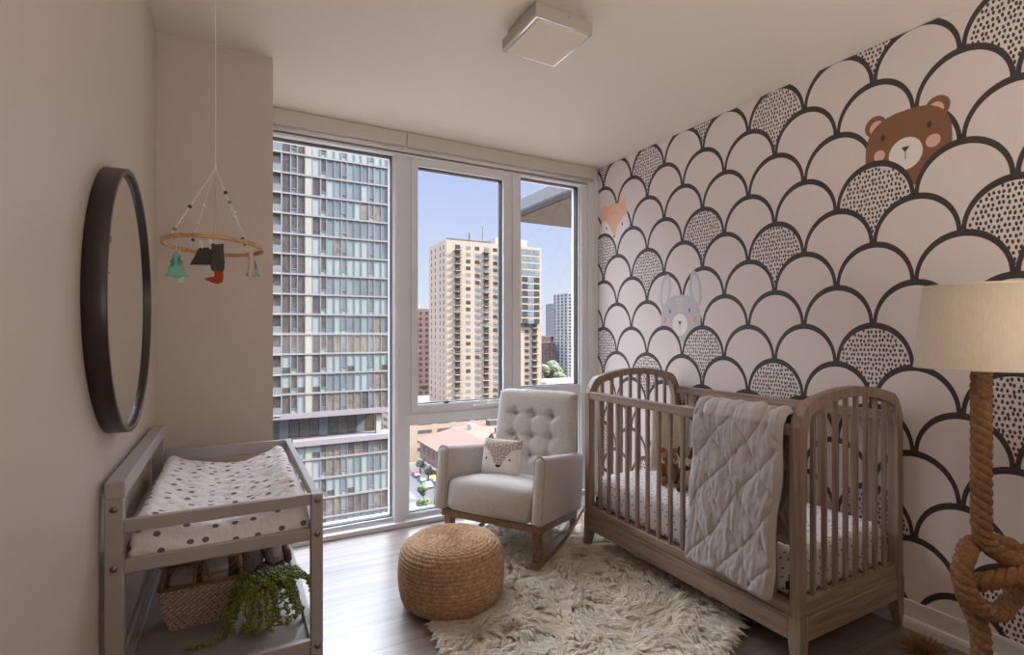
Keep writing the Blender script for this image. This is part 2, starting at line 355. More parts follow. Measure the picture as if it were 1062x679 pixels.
# ---- window wall
def frame_ring(g, x0, x1, z0, z1, w, y0, y1, wt=None, wb=None, mi=0):
    wt = wt or w; wb = wb or w
    g.box(x0, x0 + w, y0, y1, z0, z1, mi); g.box(x1 - w, x1, y0, y1, z0, z1, mi)
    g.box(x0 + w, x1 - w, y0, y1, z1 - wt, z1, mi); g.box(x0 + w, x1 - w, y0, y1, z0, z0 + wb, mi)
g = G()
g.box(.18, XR, 3.48, 3.66, -.05, .012)
g.rbox(.18, XR, 3.452, 3.64, .0, .034, r=.004)
g.box(.18, XR, 3.50, 3.64, .034, .055)
g.go('window_4', M_frame, kind=ST).name = 'trim_1'
g = G(); g.box(.18, XR, 3.47, 3.66, 2.562, H); g.rbox(.18, XR, 3.47, 3.52, 2.545, 2.575, r=.004)
g.go('trim_2', M_frame, kind=ST)
g = G(); g.box(.976, 1.05, 3.475, 3.56, .02, 2.57); g.box(.990, 1.036, 3.463, 3.475, .04, 2.56); g.go('trim_3', M_frame, kind=ST)
g = G(); g.box(1.895, 1.958, 3.475, 3.56, .02, 2.57); g.go('trim_4', M_frame, kind=ST)
g = G(); g.box(2.545, XR, 3.48, 3.56, .02, 2.57); g.box(2.60, XR, 3.465, 3.48, .02, 2.60); g.box(2.66, XR, 3.455, 3.465, .02, 2.60); g.go('trim_5', M_frame, kind=ST)
def pane(nm, x0, x1, z0, z1, y, par):
    g = G(); g.box(x0, x1, y, y + .008, z0, z1); g.go(nm, M_glass, par, kind=ST)
    g = G(); frame_ring(g, x0 - .004, x1 + .004, z0 - .004, z1 + .004, .010, y - .016, y - .001); frame_ring(g, x0 - .004, x1 + .004, z0 - .004, z1 + .004, .007, y + .009, y + .04); g.go('gasket', M_gasket, par, kind=ST)
g = G(); frame_ring(g, .18, .990, .05, 2.565, .022, 3.50, 3.60, wb=.016); w1 = g.go('window_1', M_frame, kind=ST); pane('pane', .202, .968, .066, 2.543, 3.53, w1)
# casement with sash, lower fixed light
g = G(); frame_ring(g, 1.05, 1.895, .76, 2.56, .045, 3.49, 3.60, wb=.02); g.box(1.05, 1.895, 3.478, 3.62, .69, .762); frame_ring(g, 1.094, 1.862, .775, 2.545, .047, 3.478, 3.56, wb=.052, wt=.05)
w2 = g.go('window_2', M_frame, kind=ST); pane('pane', 1.141, 1.815, .828, 2.495, 3.52, w2)
g = G(); g.rbox(1.56, 1.75, 3.462, 3.478, .782, .806, r=.006); g.rbox(1.66, 1.80, 3.452, 3.466, .788, .81, r=.007); g.go('handle', M_white, w2, True, kind=ST)
g = G(); g.rbox(1.335, 1.365, 3.462, 3.478, .826, .842, r=.003); g.tube([(1.343, 3.46, .84), (1.343, 3.455, .856), (1.357, 3.455, .856), (1.357, 3.46, .84)], .003, 6); g.go('latch', M_gasket, w2, kind=ST)
g = G(); frame_ring(g, 1.05, 1.895, .05, .70, .034, 3.50, 3.60, wb=.02, wt=.012); w4 = g.go('window_4', M_frame, kind=ST); pane('pane', 1.084, 1.861, .07, .688, 3.53, w4)
g = G(); frame_ring(g, 1.955, 2.552, .885, 2.565, .022, 3.50, 3.60, wb=.02); w3 = g.go('window_3', M_frame, kind=ST); pane('pane', 1.977, 2.53, .905, 2.543, 3.53, w3)
g = G(); frame_ring(g, 1.955, 2.552, .05, .885, .022, 3.50, 3.60, wb=.02, wt=.08); w5 = g.go('window_5', M_frame, kind=ST); pane('pane', 1.977, 2.53, .07, .805, 3.53, w5)
# roller blind cassettes at the head of the window: two lengths meeting above the mullion
for x0, x1, lb in ((.182, 1.048, 'long pale roller blind cassette above the left fixed window'), (1.052, 2.66, 'long pale roller blind cassette above the casement and right window')):
    t = thing('blind_cassette', lb, 'blind', ((x0 + x1) / 2, 3.45, 2.60))
    g = G(); g.rbox(x0, x1, 3.437, 3.50, 2.606, 2.698, r=.003); g.go('cassette', mat('blind_fascia', srgb(214, 206, 196), .5, bump=.01), t)
    g = G(); g.tube([(x0 + .01, 3.475, 2.592), (x1 - .01, 3.475, 2.592)], .013, 10); g.go('hem_bar', M_white, t, True)

# ---------------------------------------------------------------- ceiling light
t = thing('ceiling_light', 'square flush ceiling light with frosted diffuser and chrome trim', 'ceiling light', (1.225, 1.93, 2.62))
cx, cy = 1.225, 1.94
g = G(); g.rbox(cx - .125, cx + .125, cy - .125, cy + .125, 2.655, 2.70, r=.002); g.go('base', M_lampwhite, t)
g = G(); g.rbox(cx - .141, cx + .141, cy - .15, cy + .15, 2.622, 2.668, r=.003); g.go('housing', M_lampwhite, t)
g = G(); frame_ring2 = [(cx - .14, cx + .14, cy - .149, cy - .139), (cx - .14, cx + .14, cy + .139, cy + .149), (cx - .14, cx - .13, cy - .139, cy + .139), (cx + .13, cx + .14, cy - .139, cy + .139)]
for b in frame_ring2: g.box(*b, 2.612, 2.622)
g.go('chrome_trim', M_chrome, t)
g = G(); g.rbox(cx - .13, cx + .13, cy - .139, cy + .139, 2.606, 2.621, r=.004); g.go('diffuser', M_diff, t)
for p in ((cx - .142, cy - .02, 2.655), (cx + .02, cy - .151, 2.655)):
    g = G(); g.ball(p, .0035, 1); g.go('screw', M_bolt, t)

# ---------------------------------------------------------------- round mirror on the left wall
t = thing('wall_mirror', 'large round mirror in deep dark frame hung on the left wall', 'mirror', (XL, 1.855, 1.045))
def yz_lathe(prof, seg=96):     # prof: (radius, x)
    V = [(x, 1.855 + r * cos(2 * pi * k / seg), 1.42 + r * sin(2 * pi * k / seg)) for r, x in prof for k in range(seg)]
    F = [(i * seg + k, i * seg + (k + 1) % seg, (i + 1) * seg + (k + 1) % seg, (i + 1) * seg + k) for i in range(len(prof) - 1) for k in range(seg)]
    return V, F
g = G(); g.add(*yz_lathe([(.358, XL + .001), (.375, XL + .001), (.375, XL + .046), (.373, XL + .048), (.362, XL + .048), (.360, XL + .046), (.360, XL + .03), (.358, XL + .001)]))
g.go('frame', M_dark, t, True)
V, F = yz_lathe([(.3605, XL + .030), (.3605, XL + .036)]); g = G(); g.add(V, F + [tuple(range(96, 192)), tuple(range(95, -1, -1))]); g.go('glass', M_mirror, t)

# ---------------------------------------------------------------- changing table
t = thing('changing_table', 'grey painted wooden changing table with lower shelf by left wall', 'changing table', (-.02, 2.13, 0))
def bolt(p, ax, par):
    g = G(); d = Vector(ax); g.tube([Vector(p), Vector(p) + d * .003], .0085, 14); g.tube([Vector(p) + d * .002, Vector(p) + d * .0045], .005, 6); g.go('bolt', M_bolt, par, True)
x0, x1, y0, y1 = -.288, .245, 1.66, 2.60
for px, py, ht in ((x0, y0, .90), (x1 - .034, y0, .84), (x0, y1 - .04, .90), (x1 - .034, y1 - .04, .84)):
    w_ = .034 if px > 0 else .040
    g = G(); g.rbox(px, px + w_, py, py + .04, 0, ht, r=.003); lg = g.go('leg', M_tablepaint, t)
    if py < 2:
        for z in ((.822, .72, .38) if px > 0 else (.893 - .02, .72, .38)): bolt((px + w_ / 2, py - .0005, z), (0, -1, 0), lg)
g = G(); g.rbox(x0, x0 + .044, y0 - .003, y1 + .003, .90, .945, r=.004); g.go('top_rail', M_tablepaint, t)
for nm, b in (('upper_rail', (x0 + .04, x1 - .034, y0 + .008, y0 + .028, .806, .840)), ('upper_rail', (x0 + .04, x1 - .034, y1 - .028, y1 - .008, .79, .840)),
              ('side_rail', (x1 - .03, x1 - .008, y0 + .04, y1 - .04, .806, .840)),
              ('lower_rail', (x0 + .04, x1 - .034, y0 + .008, y0 + .028, .700, .735)), ('lower_rail', (x0 + .04, x1 - .034, y1 - .028, y1 - .008, .700, .735)),
              ('side_rail', (x1 - .03, x1 - .008, y0 + .04, y1 - .04, .69, .735)), ('side_rail', (x0 + .008, x0 + .03, y0 + .04, y1 - .04, .69, .735)),
              ('shelf_rail', (x0 + .04, x1 - .034, y0 + .008, y0 + .028, .355, .395)), ('shelf_rail', (x0 + .04, x1 - .034, y1 - .028, y1 - .008, .33, .37)),
              ('shelf_rail', (x1 - .03, x1 - .008, y0 + .04, y1 - .04, .325, .372)), ('shelf_rail', (x0 + .008, x0 + .03, y0 + .04, y1 - .04, .325, .372))):
    g = G(); g.rbox(*b, r=.002); g.go(nm, M_tablepaint, t)
box('tabletop', M_tablepaint, x0 + .03, x1 - .03, y0 + .028, y1 - .028, .698, .712, parent=t)
box('shelf', M_tablepaint, x0 + .03, x1 - .03, y0 + .028, y1 - .028, .338, .35, parent=t)

# changing pad with dotted quilted cover
def pad(u, v):      # u across x, v along y in 0..1 -> top height
    s = 2 * u - 1
    return .776 + .070 * abs(s) ** 1.9
px0, px1, py0, py1 = -.236, .206, 1.70, 2.54
g = G(); NX, NY = 110, 190
def padpt(i, j, top):
    u, v = i / NX, j / NY
    x = px0 + (px1 - px0) * u; y = py0 + (py1 - py0) * v
    if not top: return (x, y, .7125)
    e = min(u, 1 - u) * (px1 - px0); e2 = min(v, 1 - v) * (py1 - py0)
    z = pad(u, v)
    rr = .045
    for q in (e, e2):
        if q < rr: z -= rr * (1 - math.sqrt(max(0, 1 - (1 - q / rr) ** 2)))
    a = (x * .72 + y * .7) / .030; b = (x * .72 - y * .7) / .030
    quilt = .0050 * (abs(sin(a * pi / 2)) ** .6 * abs(sin(b * pi / 2)) ** .6)
    wr_ = .006 * noise.noise(Vector((x * 16, y * 9, 1))) + .0045 * noise.noise(Vector((x * 9, y * 42, 3)))
    return (x + .004 * noise.noise(Vector((x * 12, y * 12, 8))), y, z + (quilt + wr_) * min(1, e / .03, e2 / .03 + .3))
V = [padpt(i, j, True) for j in range(NY + 1) for i in range(NX + 1)]
nv = len(V); F = [(j * (NX + 1) + i, j * (NX + 1) + i + 1, (j + 1) * (NX + 1) + i + 1, (j + 1) * (NX + 1) + i) for j in range(NY) for i in range(NX)]
per = [i for i in range(NX + 1)] + [j * (NX + 1) + NX for j in range(1, NY + 1)] + [NY * (NX + 1) + i for i in range(NX - 1, -1, -1)] + [j * (NX + 1) for j in range(NY - 1, 0, -1)]
levels = 5; prev = per; ctr = Vector(((px0 + px1) / 2, (py0 + py1) / 2, 0))
for l in range(1, levels + 1):
    cur = []
    for idx, q in enumerate(per):
        p = V[q]; t_ = l / levels; z = p[2] * (1 - t_) + .7125 * t_; bul = .007 * sin(pi * t_) + .003 * noise.noise(Vector((p[0] * 20, p[1] * 20, z * 30)))
        d = Vector((p[0], p[1], 0)) - ctr; ex = (1 if abs(d.x) > (px1 - px0) / 2 - .004 else 0) * math.copysign(1, d.x); ey = (1 if abs(d.y) > (py1 - py0) / 2 - .004 else 0) * math.copysign(1, d.y)
        V.append((p[0] + bul * ex, p[1] + bul * ey, z)); cur.append(len(V) - 1)
    n_ = len(per)
    for i in range(n_): F.append((prev[i], cur[i], cur[(i + 1) % n_], prev[(i + 1) % n_]))
    prev = cur
F.append(tuple(reversed(prev)))
o = mk('changing_pad', V, F, M_pad, None, True); props(o, 'white contoured changing pad with grey dotted quilted cover on changing table', 'changing pad')
# ---------------------------------------------------------------- crib
CX0, CX1, CY0, CY1 = 1.92, 2.685, 1.215, 2.59
t = crib = thing('crib', 'taupe oak baby crib with arched slatted ends along the mural wall', 'crib', ((CX0 + CX1) / 2, (CY0 + CY1) / 2, 0))
P_ = .042
def arch_z(u):      # height of the end frame's outer edge across 0..1
    s = abs(2 * u - 1)
    return 1.035 + .068 * (1 - s ** 2) if s < .80 else 1.035 + .068 * (1 - s ** 2) - .075 * ((s - .80) / .20) ** 2.2
for ye, nm in ((CY0, 'near'), (CY1 - P_, 'far')):
    # arched end frame: posts and curved head as one bent member
    N = 40; outer = [(CX0 + (CX1 - CX0) * i / N, arch_z(i / N)) for i in range(N + 1)]
    inner = []
    for i in range(N + 1):
        x = CX0 + P_ + (CX1 - CX0 - 2 * P_) * i / N; s = abs(2 * i / N - 1)
        inner.append((x, 1.035 - .038 + .066 * (1 - s ** 2) - (.085 * max(0, (s - .84) / .16) ** 2.4)))
    g = G(); V = []; F = []
    OUT = [(CX0, .225)] + outer + [(CX1, .225)]; INN = [(CX0 + P_, .225)] + inner + [(CX1 - P_, .225)]
    n = len(OUT)
    for y in (ye, ye + P_):
        V += [(p[0], y, p[1]) for p in OUT] + [(p[0], y, p[1]) for p in INN]
    for i in range(n - 1):
        F += [(i, i + 1, n + i + 1, n + i), (2 * n + i + 1, 2 * n + i, 3 * n + i, 3 * n + i + 1), (i + 1, i, 2 * n + i, 2 * n + i + 1), (n + i, n + i + 1, 3 * n + i + 1, 3 * n + i)]
    g.add(V, F); g.go('end_frame', M_crib, t)
    box('end_rail', M_crib_x, CX0 + P_, CX1 - P_, ye + .006, ye + P_ - .006, .225, .285, parent=t)
    ns = 8
    for i in range(ns):
        x = CX0 + P_ + (CX1 - CX0 - 2 * P_) * (i + 1) / (ns + 1); s = abs(2 * (x - CX0 - P_) / (CX1 - CX0 - 2 * P_) - 1)
        g = G(); g.rbox(x - .0095, x + .0095, ye + .012, ye + P_ - .012, .283, 1.000 + .064 * (1 - s ** 2) - (.05 * max(0, (s - .84) / .16) ** 2.4), r=.003); g.go('slat', M_crib, t)
    # base apron under each end
    g = G(); g.rbox(CX0 + .049, CX1 - .049, ye - .003, ye + P_ + .003, .128, .222, r=.003); g.go('base_apron', M_crib_x, t)
for xe, nm in ((CX0, 'front'), (CX1 - P_, 'back')):
    g = G(); g.rbox(xe + .002, xe + P_ - .004, CY0 + P_, CY1 - P_, .925, .97, r=.004); g.go('top_rail', M_crib_h, t)
    g = G(); g.rbox(xe + .002, xe + P_ - .004, CY0 + P_, CY1 - P_, .225, .268, r=.003); g.go('bottom_rail', M_crib_h, t)
    g = G(); g.rbox(xe - .003, xe + P_, CY0 + .049, CY1 - .049, .128, .222, r=.003); g.go('base_apron', M_crib_h, t)
    ns = 15
    for i in range(ns):
        y = CY0 + P_ + (CY1 - CY0 - 2 * P_) * (i + 1) / (ns + 1)
        g = G(); g.rbox(xe + .012, xe + P_ - .012, y - .0105, y + .0105, .266, .927, r=.003); g.go('slat', M_crib, t)
for (x, y, sx, sy) in ((CX0 - .004, CY0 - .004, 1, 1), (CX1 + .004, CY0 - .004, -1, 1), (CX0 - .004, CY1 + .004, 1, -1), (CX1 + .004, CY1 + .004, -1, -1)):
    g = G(); w, wb = .052, .030
    def q(z, w): return [(x, y, z), (x + sx * w, y, z), (x + sx * w, y + sy * w, z), (x, y + sy * w, z)]
    V = q(.224, w) + q(.128, w) + q(0, wb); F = [(0, 1, 2, 3), (11, 10, 9, 8)]
    for a in (0, 4):
        for i in range(4): F.append((a + i, a + 4 + i, a + 4 + (i + 1) % 4, a + (i + 1) % 4))
    g.add(V, F); g.go('leg', M_crib, t)
# mattress support and hinge bolt seen at the far corner
box('mattress_support', M_crib_h, CX0 + P_ + .01, CX1 - P_ - .01, CY0 + P_ + .01, CY1 - P_ - .01, .236, .258, parent=t)
for y in (CY1 - P_ - .03, CY0 + P_ + .03):
    g = G(); g.box(CX0 + P_ - .004, CX0 + P_ + .012, y - .012, y + .012, .30, .33); g.tube([(CX0 + P_ + .004, y, .27), (CX0 + P_ + .004, y, .36)], .004, 8); g.go('bracket', M_gasket, t)
# mattress
g = G(); g.rbox(CX0 + .05, CX1 - .05, CY0 + .05, CY1 - .052, .260, .455, r=.035, seg=5)
o = g.go('crib_mattress', M_sheet, None, True); props(o, 'white crib mattress in a sheet printed with small grey marks, inside the crib', 'mattress')

# ---- grey quilt folded over the crib's front rail
def quilt():
    NU, NV = 110, 190; V = []; F = []
    L1, L2 = .50, .705     # inside drop, outside drop
    Rr = .030; xc = CX0 + .0205; ztop = .975
    tot = L1 + pi * Rr + L2
    for j in range(NV + 1):
        s = tot * j / NV
        if s < L1: base = Vector((xc + Rr, 0, ztop - (L1 - s))); nrm = Vector((1, 0, 0))
        elif s < L1 + pi * Rr: a = (s - L1) / Rr; base = Vector((xc + Rr * cos(a), 0, ztop + Rr * sin(a))); nrm = Vector((cos(a), 0, sin(a)))
        else: base = Vector((xc - Rr, 0, ztop - (s - L1 - pi * Rr))); nrm = Vector((-1, 0, 0))
        for i in range(NU + 1):
            u = i / NU; drop = max(0, s - L1 - pi * Rr)
            ya = 1.705 + .045 * drop / L2 + .006 * sin(drop * 22); yb = 1.262 + .05 * drop / L2 + .006 * sin(drop * 17 + 1)
            if s < L1: yb = 1.262; ya = 1.70
            y = yb + (ya - yb) * u
            p = base.copy(); p.y = y
            # diamond stitching
            A = (u * .45 + s * .72) / .165; B = (u * .45 - s * .72) / .165
            A += .22 * noise.noise(Vector((u * 3, s * 4, 2))); B += .22 * noise.noise(Vector((u * 3, s * 4, 7)))
            da = abs((A % 1) - .5) * 2; db = abs((B % 1) - .5) * 2     # 1 on the seam
            puff = (1 - da ** 6.0) * (1 - db ** 6.0)
            seam = max(da, db)
            wr_ = noise.noise(Vector((u * 11 + s * 3, s * 10, 5))) * .006 + noise.noise(Vector((u * 26, s * 9 + u * 6, 9))) * .0045 * (seam > .4) + noise.noise(Vector((u * 40, s * 34, 4))) * .0018
            d = .012 * puff ** .6 + wr_ * 1.25 + .012 + .006 * noise.noise(Vector((u * 5 + s * 3, s * 4, 15))) - .0035 * seam ** 3 * max(0, 1 - abs(noise.noise(Vector((u * 8 - s * 5, s * 4 + u * 3, 31)))) * 6)
            e = min(u, 1 - u) * .45; eb = min(s, tot - s)
            d = .004 + d * min(1, (e / .02)) * min(1, eb / .02) if e < .02 or eb < .02 else .004 + d
            if s >= L1 + pi * Rr: d += .008 + .012 * drop
            V.append(p + nrm * d - Vector((0, 0, (.012 * (1 - u) + .006 * sin(u * 9)) * drop / L2)))
    for j in range(NV):
        for i in range(NU):
            a = j * (NU + 1) + i; F.append((a, a + 1, a + NU + 2, a + NU + 1))
    o = mk('quilt', V, F, M_quilt, None, True)
    md = o.modifiers.new('s', 'SOLIDIFY'); md.thickness = .010; md.offset = 1 if False else 0; md.use_rim = True
    return o
o = quilt(); props(o, 'grey puffy stitched quilt draped over the crib front rail', 'quilt')

# ---- knitted cushions and plush toys in the crib
M_knit = mat('cream_knit', srgb(216, 204, 186), .95, noise_s=60, noise_a=.06, bump=.6, bump_s=120, stretch=(1, 1, 1.6))
def cushion(g, c, w, h, th, rx=0, rz=0, corner=3.2, pinch=.25, n=30, fn=None):
    Mx = Matrix.Rotation(rz, 3, 'Z') @ Matrix.Rotation(rx, 3, 'X')
    V = []; idx = {}
    for sd in (1, -1):
        for j in range(n + 1):
            for i in range(n + 1):
                u, v = 2 * i / n - 1, 2 * j / n - 1
                edge = (i in (0, n) or j in (0, n))
                if edge and sd == -1: idx[(sd, i, j)] = idx[(1, i, j)]; continue
                f = (1 - abs(u) ** corner) * (1 - abs(v) ** corner)
                d = th / 2 * max(0, f) ** .5
                k = 1 - pinch * .12 * (abs(u) ** 2 * (1 - abs(v)) + 0)
                kx = 1 - .07 * pinch * 4 * (1 - v * v) * abs(u) ** 3 * .5; kz = 1 - .07 * pinch * 4 * (1 - u * u) * abs(v) ** 3 * .5
                p = Vector((u * w / 2 * kx, -sd * d, v * h / 2 * kz))
                if fn: p = fn(p, u, v, sd)
                V.append(Mx @ p + Vector(c)); idx[(sd, i, j)] = len(V) - 1
    F = []
    for sd in (1, -1):
        for j in range(n):
            for i in range(n):
                q = [idx[(sd, i, j)], idx[(sd, i + 1, j)], idx[(sd, i + 1, j + 1)], idx[(sd, i, j + 1)]]
                F.append(tuple(q if sd == 1 else q[::-1]))
    return g.add(V, F)
for c, w, h, rz, rot, lb in (((2.40, 2.36, .675), .23, .42, R(-50), R(14), 'tall cream knitted cushion leaning at the far end of the crib behind the toys'),
                             ((2.48, 2.06, .660), .36, .38, R(-80), R(6), 'cream knitted cushion leaning on the crib back, partly hidden by the quilt')):
    g = G()
    def knit(p, u, v, sd):
        return p + Vector((0, -sd * .0035 * sin(u * 60 + (1.5 if int((v + 1) * 22) % 2 else 0)), 0))
    cushion(g, c, w, h, .12, rx=R(-14), rz=rz, n=44, fn=knit)
    o = g.go('knitted_cushion', M_knit, None, True); props(o, lb, 'cushion', 'knitted cushions in the crib')
def fur_mat(nm, c): return mat(nm, c, .95, noise_s=80, noise_a=.2, bump=.7, bump_s=160)
def plush(name, loc, rz, body, limb, lb, group, ear='round', snout=None, h=.22, belly=None, tall=False):
    t = thing(name, lb, 'plush toy', loc, rz, group)
    s = h / .22; L = lambda *a: tuple(q * s for q in a)
    mb, ml = fur_mat('plush_' + body[0], srgb(*body[1])), fur_mat('plush_' + limb[0], srgb(*limb[1]))
    ms = fur_mat('plush_' + (snout or body)[0], srgb(*(snout or body)[1])); me_ = mat('plush_eye', srgb(20, 16, 14), .2, bump=.01)
    g = G(); g.ball(L(0, 0, .060), L(.050, .044, .060), 3); g.go('body', mb, t, True, False)
    g = G(); g.ball(L(0, -.008, .150), L(.044, .042, .042), 3); hd = g.go('head', mb, t, True, False)
    g = G(); g.ball(L(0, -.046, .140), L(.020, .018, .016), 2); g.go('snout', ms, hd, True, False)
    g = G(); g.ball(L(0, -.063, .146), L(.006, .005, .005), 2); g.go('nose', me_, hd, True, False)
    for sx in (1, -1):
        g = G()
        if ear == 'round': g.ball(L(sx * .036, 0, .186), L(.017, .010, .017), 2)
        else: g.tube([L(sx * .020, 0, .182), L(sx * .034, .002, .215), L(sx * .040, .004, .245), L(sx * .040, .004, .262)], [.009 * s, .014 * s, .012 * s, .003 * s], 10)
        g.go('ear', ml, hd, True, False)
        g = G(); g.ball(L(sx * .016, -.047, .160), .0042 * s, 2); g.go('eye', me_, hd, True, False)
        g = G(); g.tube([L(sx * .036, -.006, .105), L(sx * .058, -.02, .08), L(sx * .066, -.03, .05), L(sx * .066, -.034, .038)], [.014 * s, .016 * s, .017 * s, .008 * s], 10); g.go('arm', ml, t, True, False)
        g = G(); g.tube([L(sx * .026, -.02, .026), L(sx * .042, -.058, .024), L(sx * .050, -.088, .026), L(sx * .051, -.100, .028)], [.022 * s, .021 * s, .022 * s, .008 * s], 10); g.go('leg', ml, t, True, False)
    return t
CR = ('caramel', (150, 112, 84)); DB = ('dark_brown', (92, 66, 52)); CRM = ('cream', (214, 200, 182)); GR = ('grey', (128, 122, 120)); WH = ('white', (222, 216, 210))
plush('plush_bear', (2.25, 2.215, .456), R(-32), CR, CR, 'caramel plush bear sitting in the crib nearer the window', 'plush toys in the crib', snout=CRM, h=.22)
plush('plush_deer', (2.235, 2.075, .456), R(-38), CRM, DB, 'cream and dark brown plush animal sitting in the crib nearer the quilt', 'plush toys in the crib', ear='long', snout=DB, h=.20)

# ---------------------------------------------------------------- rocking chair (local frame: +x back, +y away from the crib)
CH = (1.270, 2.640, 0); CA = R(34)
t = chair = thing('rocking_chair', 'light grey linen rocking armchair with button tufted back beside the window', 'armchair', CH, CA)
TH = R(8.4)
def T(p): 
    x, y, z = p; dz = z - .27
    return Vector((x * cos(TH) + dz * sin(TH), y, .27 + dz * cos(TH) - x * sin(TH)))
def soft(name, b, r, m, seg=5, sub=0, fn=None):
    g = G(); g.rbox(*b, r=r, seg=seg); return g.go(name, m, t, True, False, fn=(lambda p: T(fn(p) if fn else p)))
def armfn(p):
    x, y, z = p; 
    if z > .55: z -= .02 * max(0, (x - .1)) 
    return Vector((x, y, z))
for s in (1, -1):
    y0_, y1_ = (.300, .384) if s > 0 else (-.338, -.266)
    soft('arm', (0, .66, y0_, y1_, .275, .650), .034, M_linen, 7, fn=armfn)
    # piping along the arm's front edge
    ya, yb = (y0_ + .004, y1_ - .004)
    pts = []
    ro = .034
    cy = [(yb - ro if True else 0), (ya + ro)]
    pts += [(.014, yb - .002, .29 + .02 * k) for k in range(0, 15)]
    pts += [(.014, cy[0] + (ro - .002) * cos(a), .650 - ro + ro * sin(a)) for a in [i * pi / 2 / 6 for i in range(7)]]
    pts += [(.014, cy[1] + (ro - .002) * cos(a), .650 - ro + ro * sin(a)) for a in [pi / 2 + i * pi / 2 / 6 for i in range(7)]]
    pts += [(.014, ya + .002, .58 - .02 * k) for k in range(0, 15)]
    g = G(); g.tube([T(p) for p in pts], .0035, 6); g.go('piping', M_piping, t, True, False)
# seat
def seatfn(p):
    x, y, z = p
    if z > .36: z += .030 * (1 - (y / .28) ** 2) * (1 - ((x - .24) / .34) ** 2)
    if x < .1: x -= .020 * (1 - (y / .28) ** 2) * max(0, 1 - abs(z - .38) / .12)
    return Vector((x, y, z))
g = G(); bm = bmesh.new(); bmesh.ops.create_cube(bm, size=1)
for v in bm.verts: v.co = Vector((.27 + v.co.x * .53, v.co.y * .566 + .02, .37 + v.co.z * .19))
bmesh.ops.subdivide_edges(bm, edges=bm.edges[:], cuts=14, use_grid_fill=True)
def rnd_box(p, lo, hi, r):
    c = Vector([min(max(p[i], lo[i] + r), hi[i] - r) for i in range(3)]); d = Vector(p) - c
    return c + d.normalized() * r if d.length > 1e-6 and d.length > r else Vector(p)
for v in bm.verts: v.co = seatfn(rnd_box(v.co, (.005, -.262, .275), (.535, .303, .465), .05))
g.bm(bm); g.go('seat', M_linen, t, True, False, fn=T)
# tufted back
BTN = [(yy, zz) for zz in (.865, .725, .60) for yy in (-.135, 0, .135)]
def back():
    V = []; F = []; NY_, NZ_ = 60, 80; zb, zt = .30, 1.035
    idx = {}
    for sd in (0, 1):
        for j in range(NZ_ + 1):
            for i in range(NY_ + 1):
                u, v = 2 * i / NY_ - 1, j / NZ_
                z = zb + (zt - zb) * v; hw = .312 - .022 * v
                y = u * hw - .006
                cz = 1 - max(0, (v - .93) / .07) ** 2.5 * .35
                ed = max(abs(u) ** 10, (max(0, v * 2 - 1)) ** 16, 0)
                th = .052 * (max(0, 1 - ed)) ** .5 + .010
                xm = .515 + .05 * v + .020 * (1 - v)
                if sd == 0:
                    d = th
                    for by, bz in BTN:
                        r2 = ((y - by) / .030) ** 2 + ((z - bz) / .030) ** 2; d -= .026 * math.exp(-r2)
                    # pull creases between buttons
                    for bz in (.865, .725, .60): d -= .006 * math.exp(-((z - bz) / .012) ** 2) * (abs(y) < .2)
                    for by in (-.135, 0, .135): d -= .005 * math.exp(-((y - by) / .011) ** 2) * (.55 < z < .90)
                    d += .010 * (1 - u * u) * sin(min(1, v * 1.05) * pi)
                    x = xm - d + .03
                else: x = xm + th + .02
                V.append(T((x, y * (1 - .02 * ed), z - .012 * ed * 0 - .02 * abs(u) ** 8 * v ** 6))); idx[(sd, i, j)] = len(V) - 1
    for j in range(NZ_):
        for i in range(NY_):
            F.append((idx[(0, i, j)], idx[(0, i, j + 1)], idx[(0, i + 1, j + 1)], idx[(0, i + 1, j)]))
            F.append((idx[(1, i, j)], idx[(1, i + 1, j)], idx[(1, i + 1, j + 1)], idx[(1, i, j + 1)]))
    for j in range(NZ_):
        F.append((idx[(0, 0, j)], idx[(1, 0, j)], idx[(1, 0, j + 1)], idx[(0, 0, j + 1)])); F.append((idx[(0, NY_, j)], idx[(0, NY_, j + 1)], idx[(1, NY_, j + 1)], idx[(1, NY_, j)]))
    for i in range(NY_):
        F.append((idx[(0, i, NZ_)], idx[(1, i, NZ_)], idx[(1, i + 1, NZ_)], idx[(0, i + 1, NZ_)])); F.append((idx[(0, i, 0)], idx[(0, i + 1, 0)], idx[(1, i + 1, 0)], idx[(1, i, 0)]))
    return mk('backrest', V, F, M_linen, t, True, False)
bk = back()
for by, bz in BTN:
    if bz < .65 and by > .05: pass
    v = (bz - .30) / .735; x = .515 + .05 * v + .02 * (1 - v) - .062 + .030 - .010 * (1 - (by / .29) ** 2) * sin(v * pi) + .020
    g = G(); g.ball(T((x, by, bz)), (.006, .010, .010), 2); g.go('button', M_piping, bk, True, False)
pp = [(.640, yy, zz) for yy, zz in [(-.318, .32 + .04 * k) for k in range(17)] + [(-.299, 1.0)] + [(-.24 + .06 * k, 1.018) for k in range(9)] + [(.288, 1.0)]]
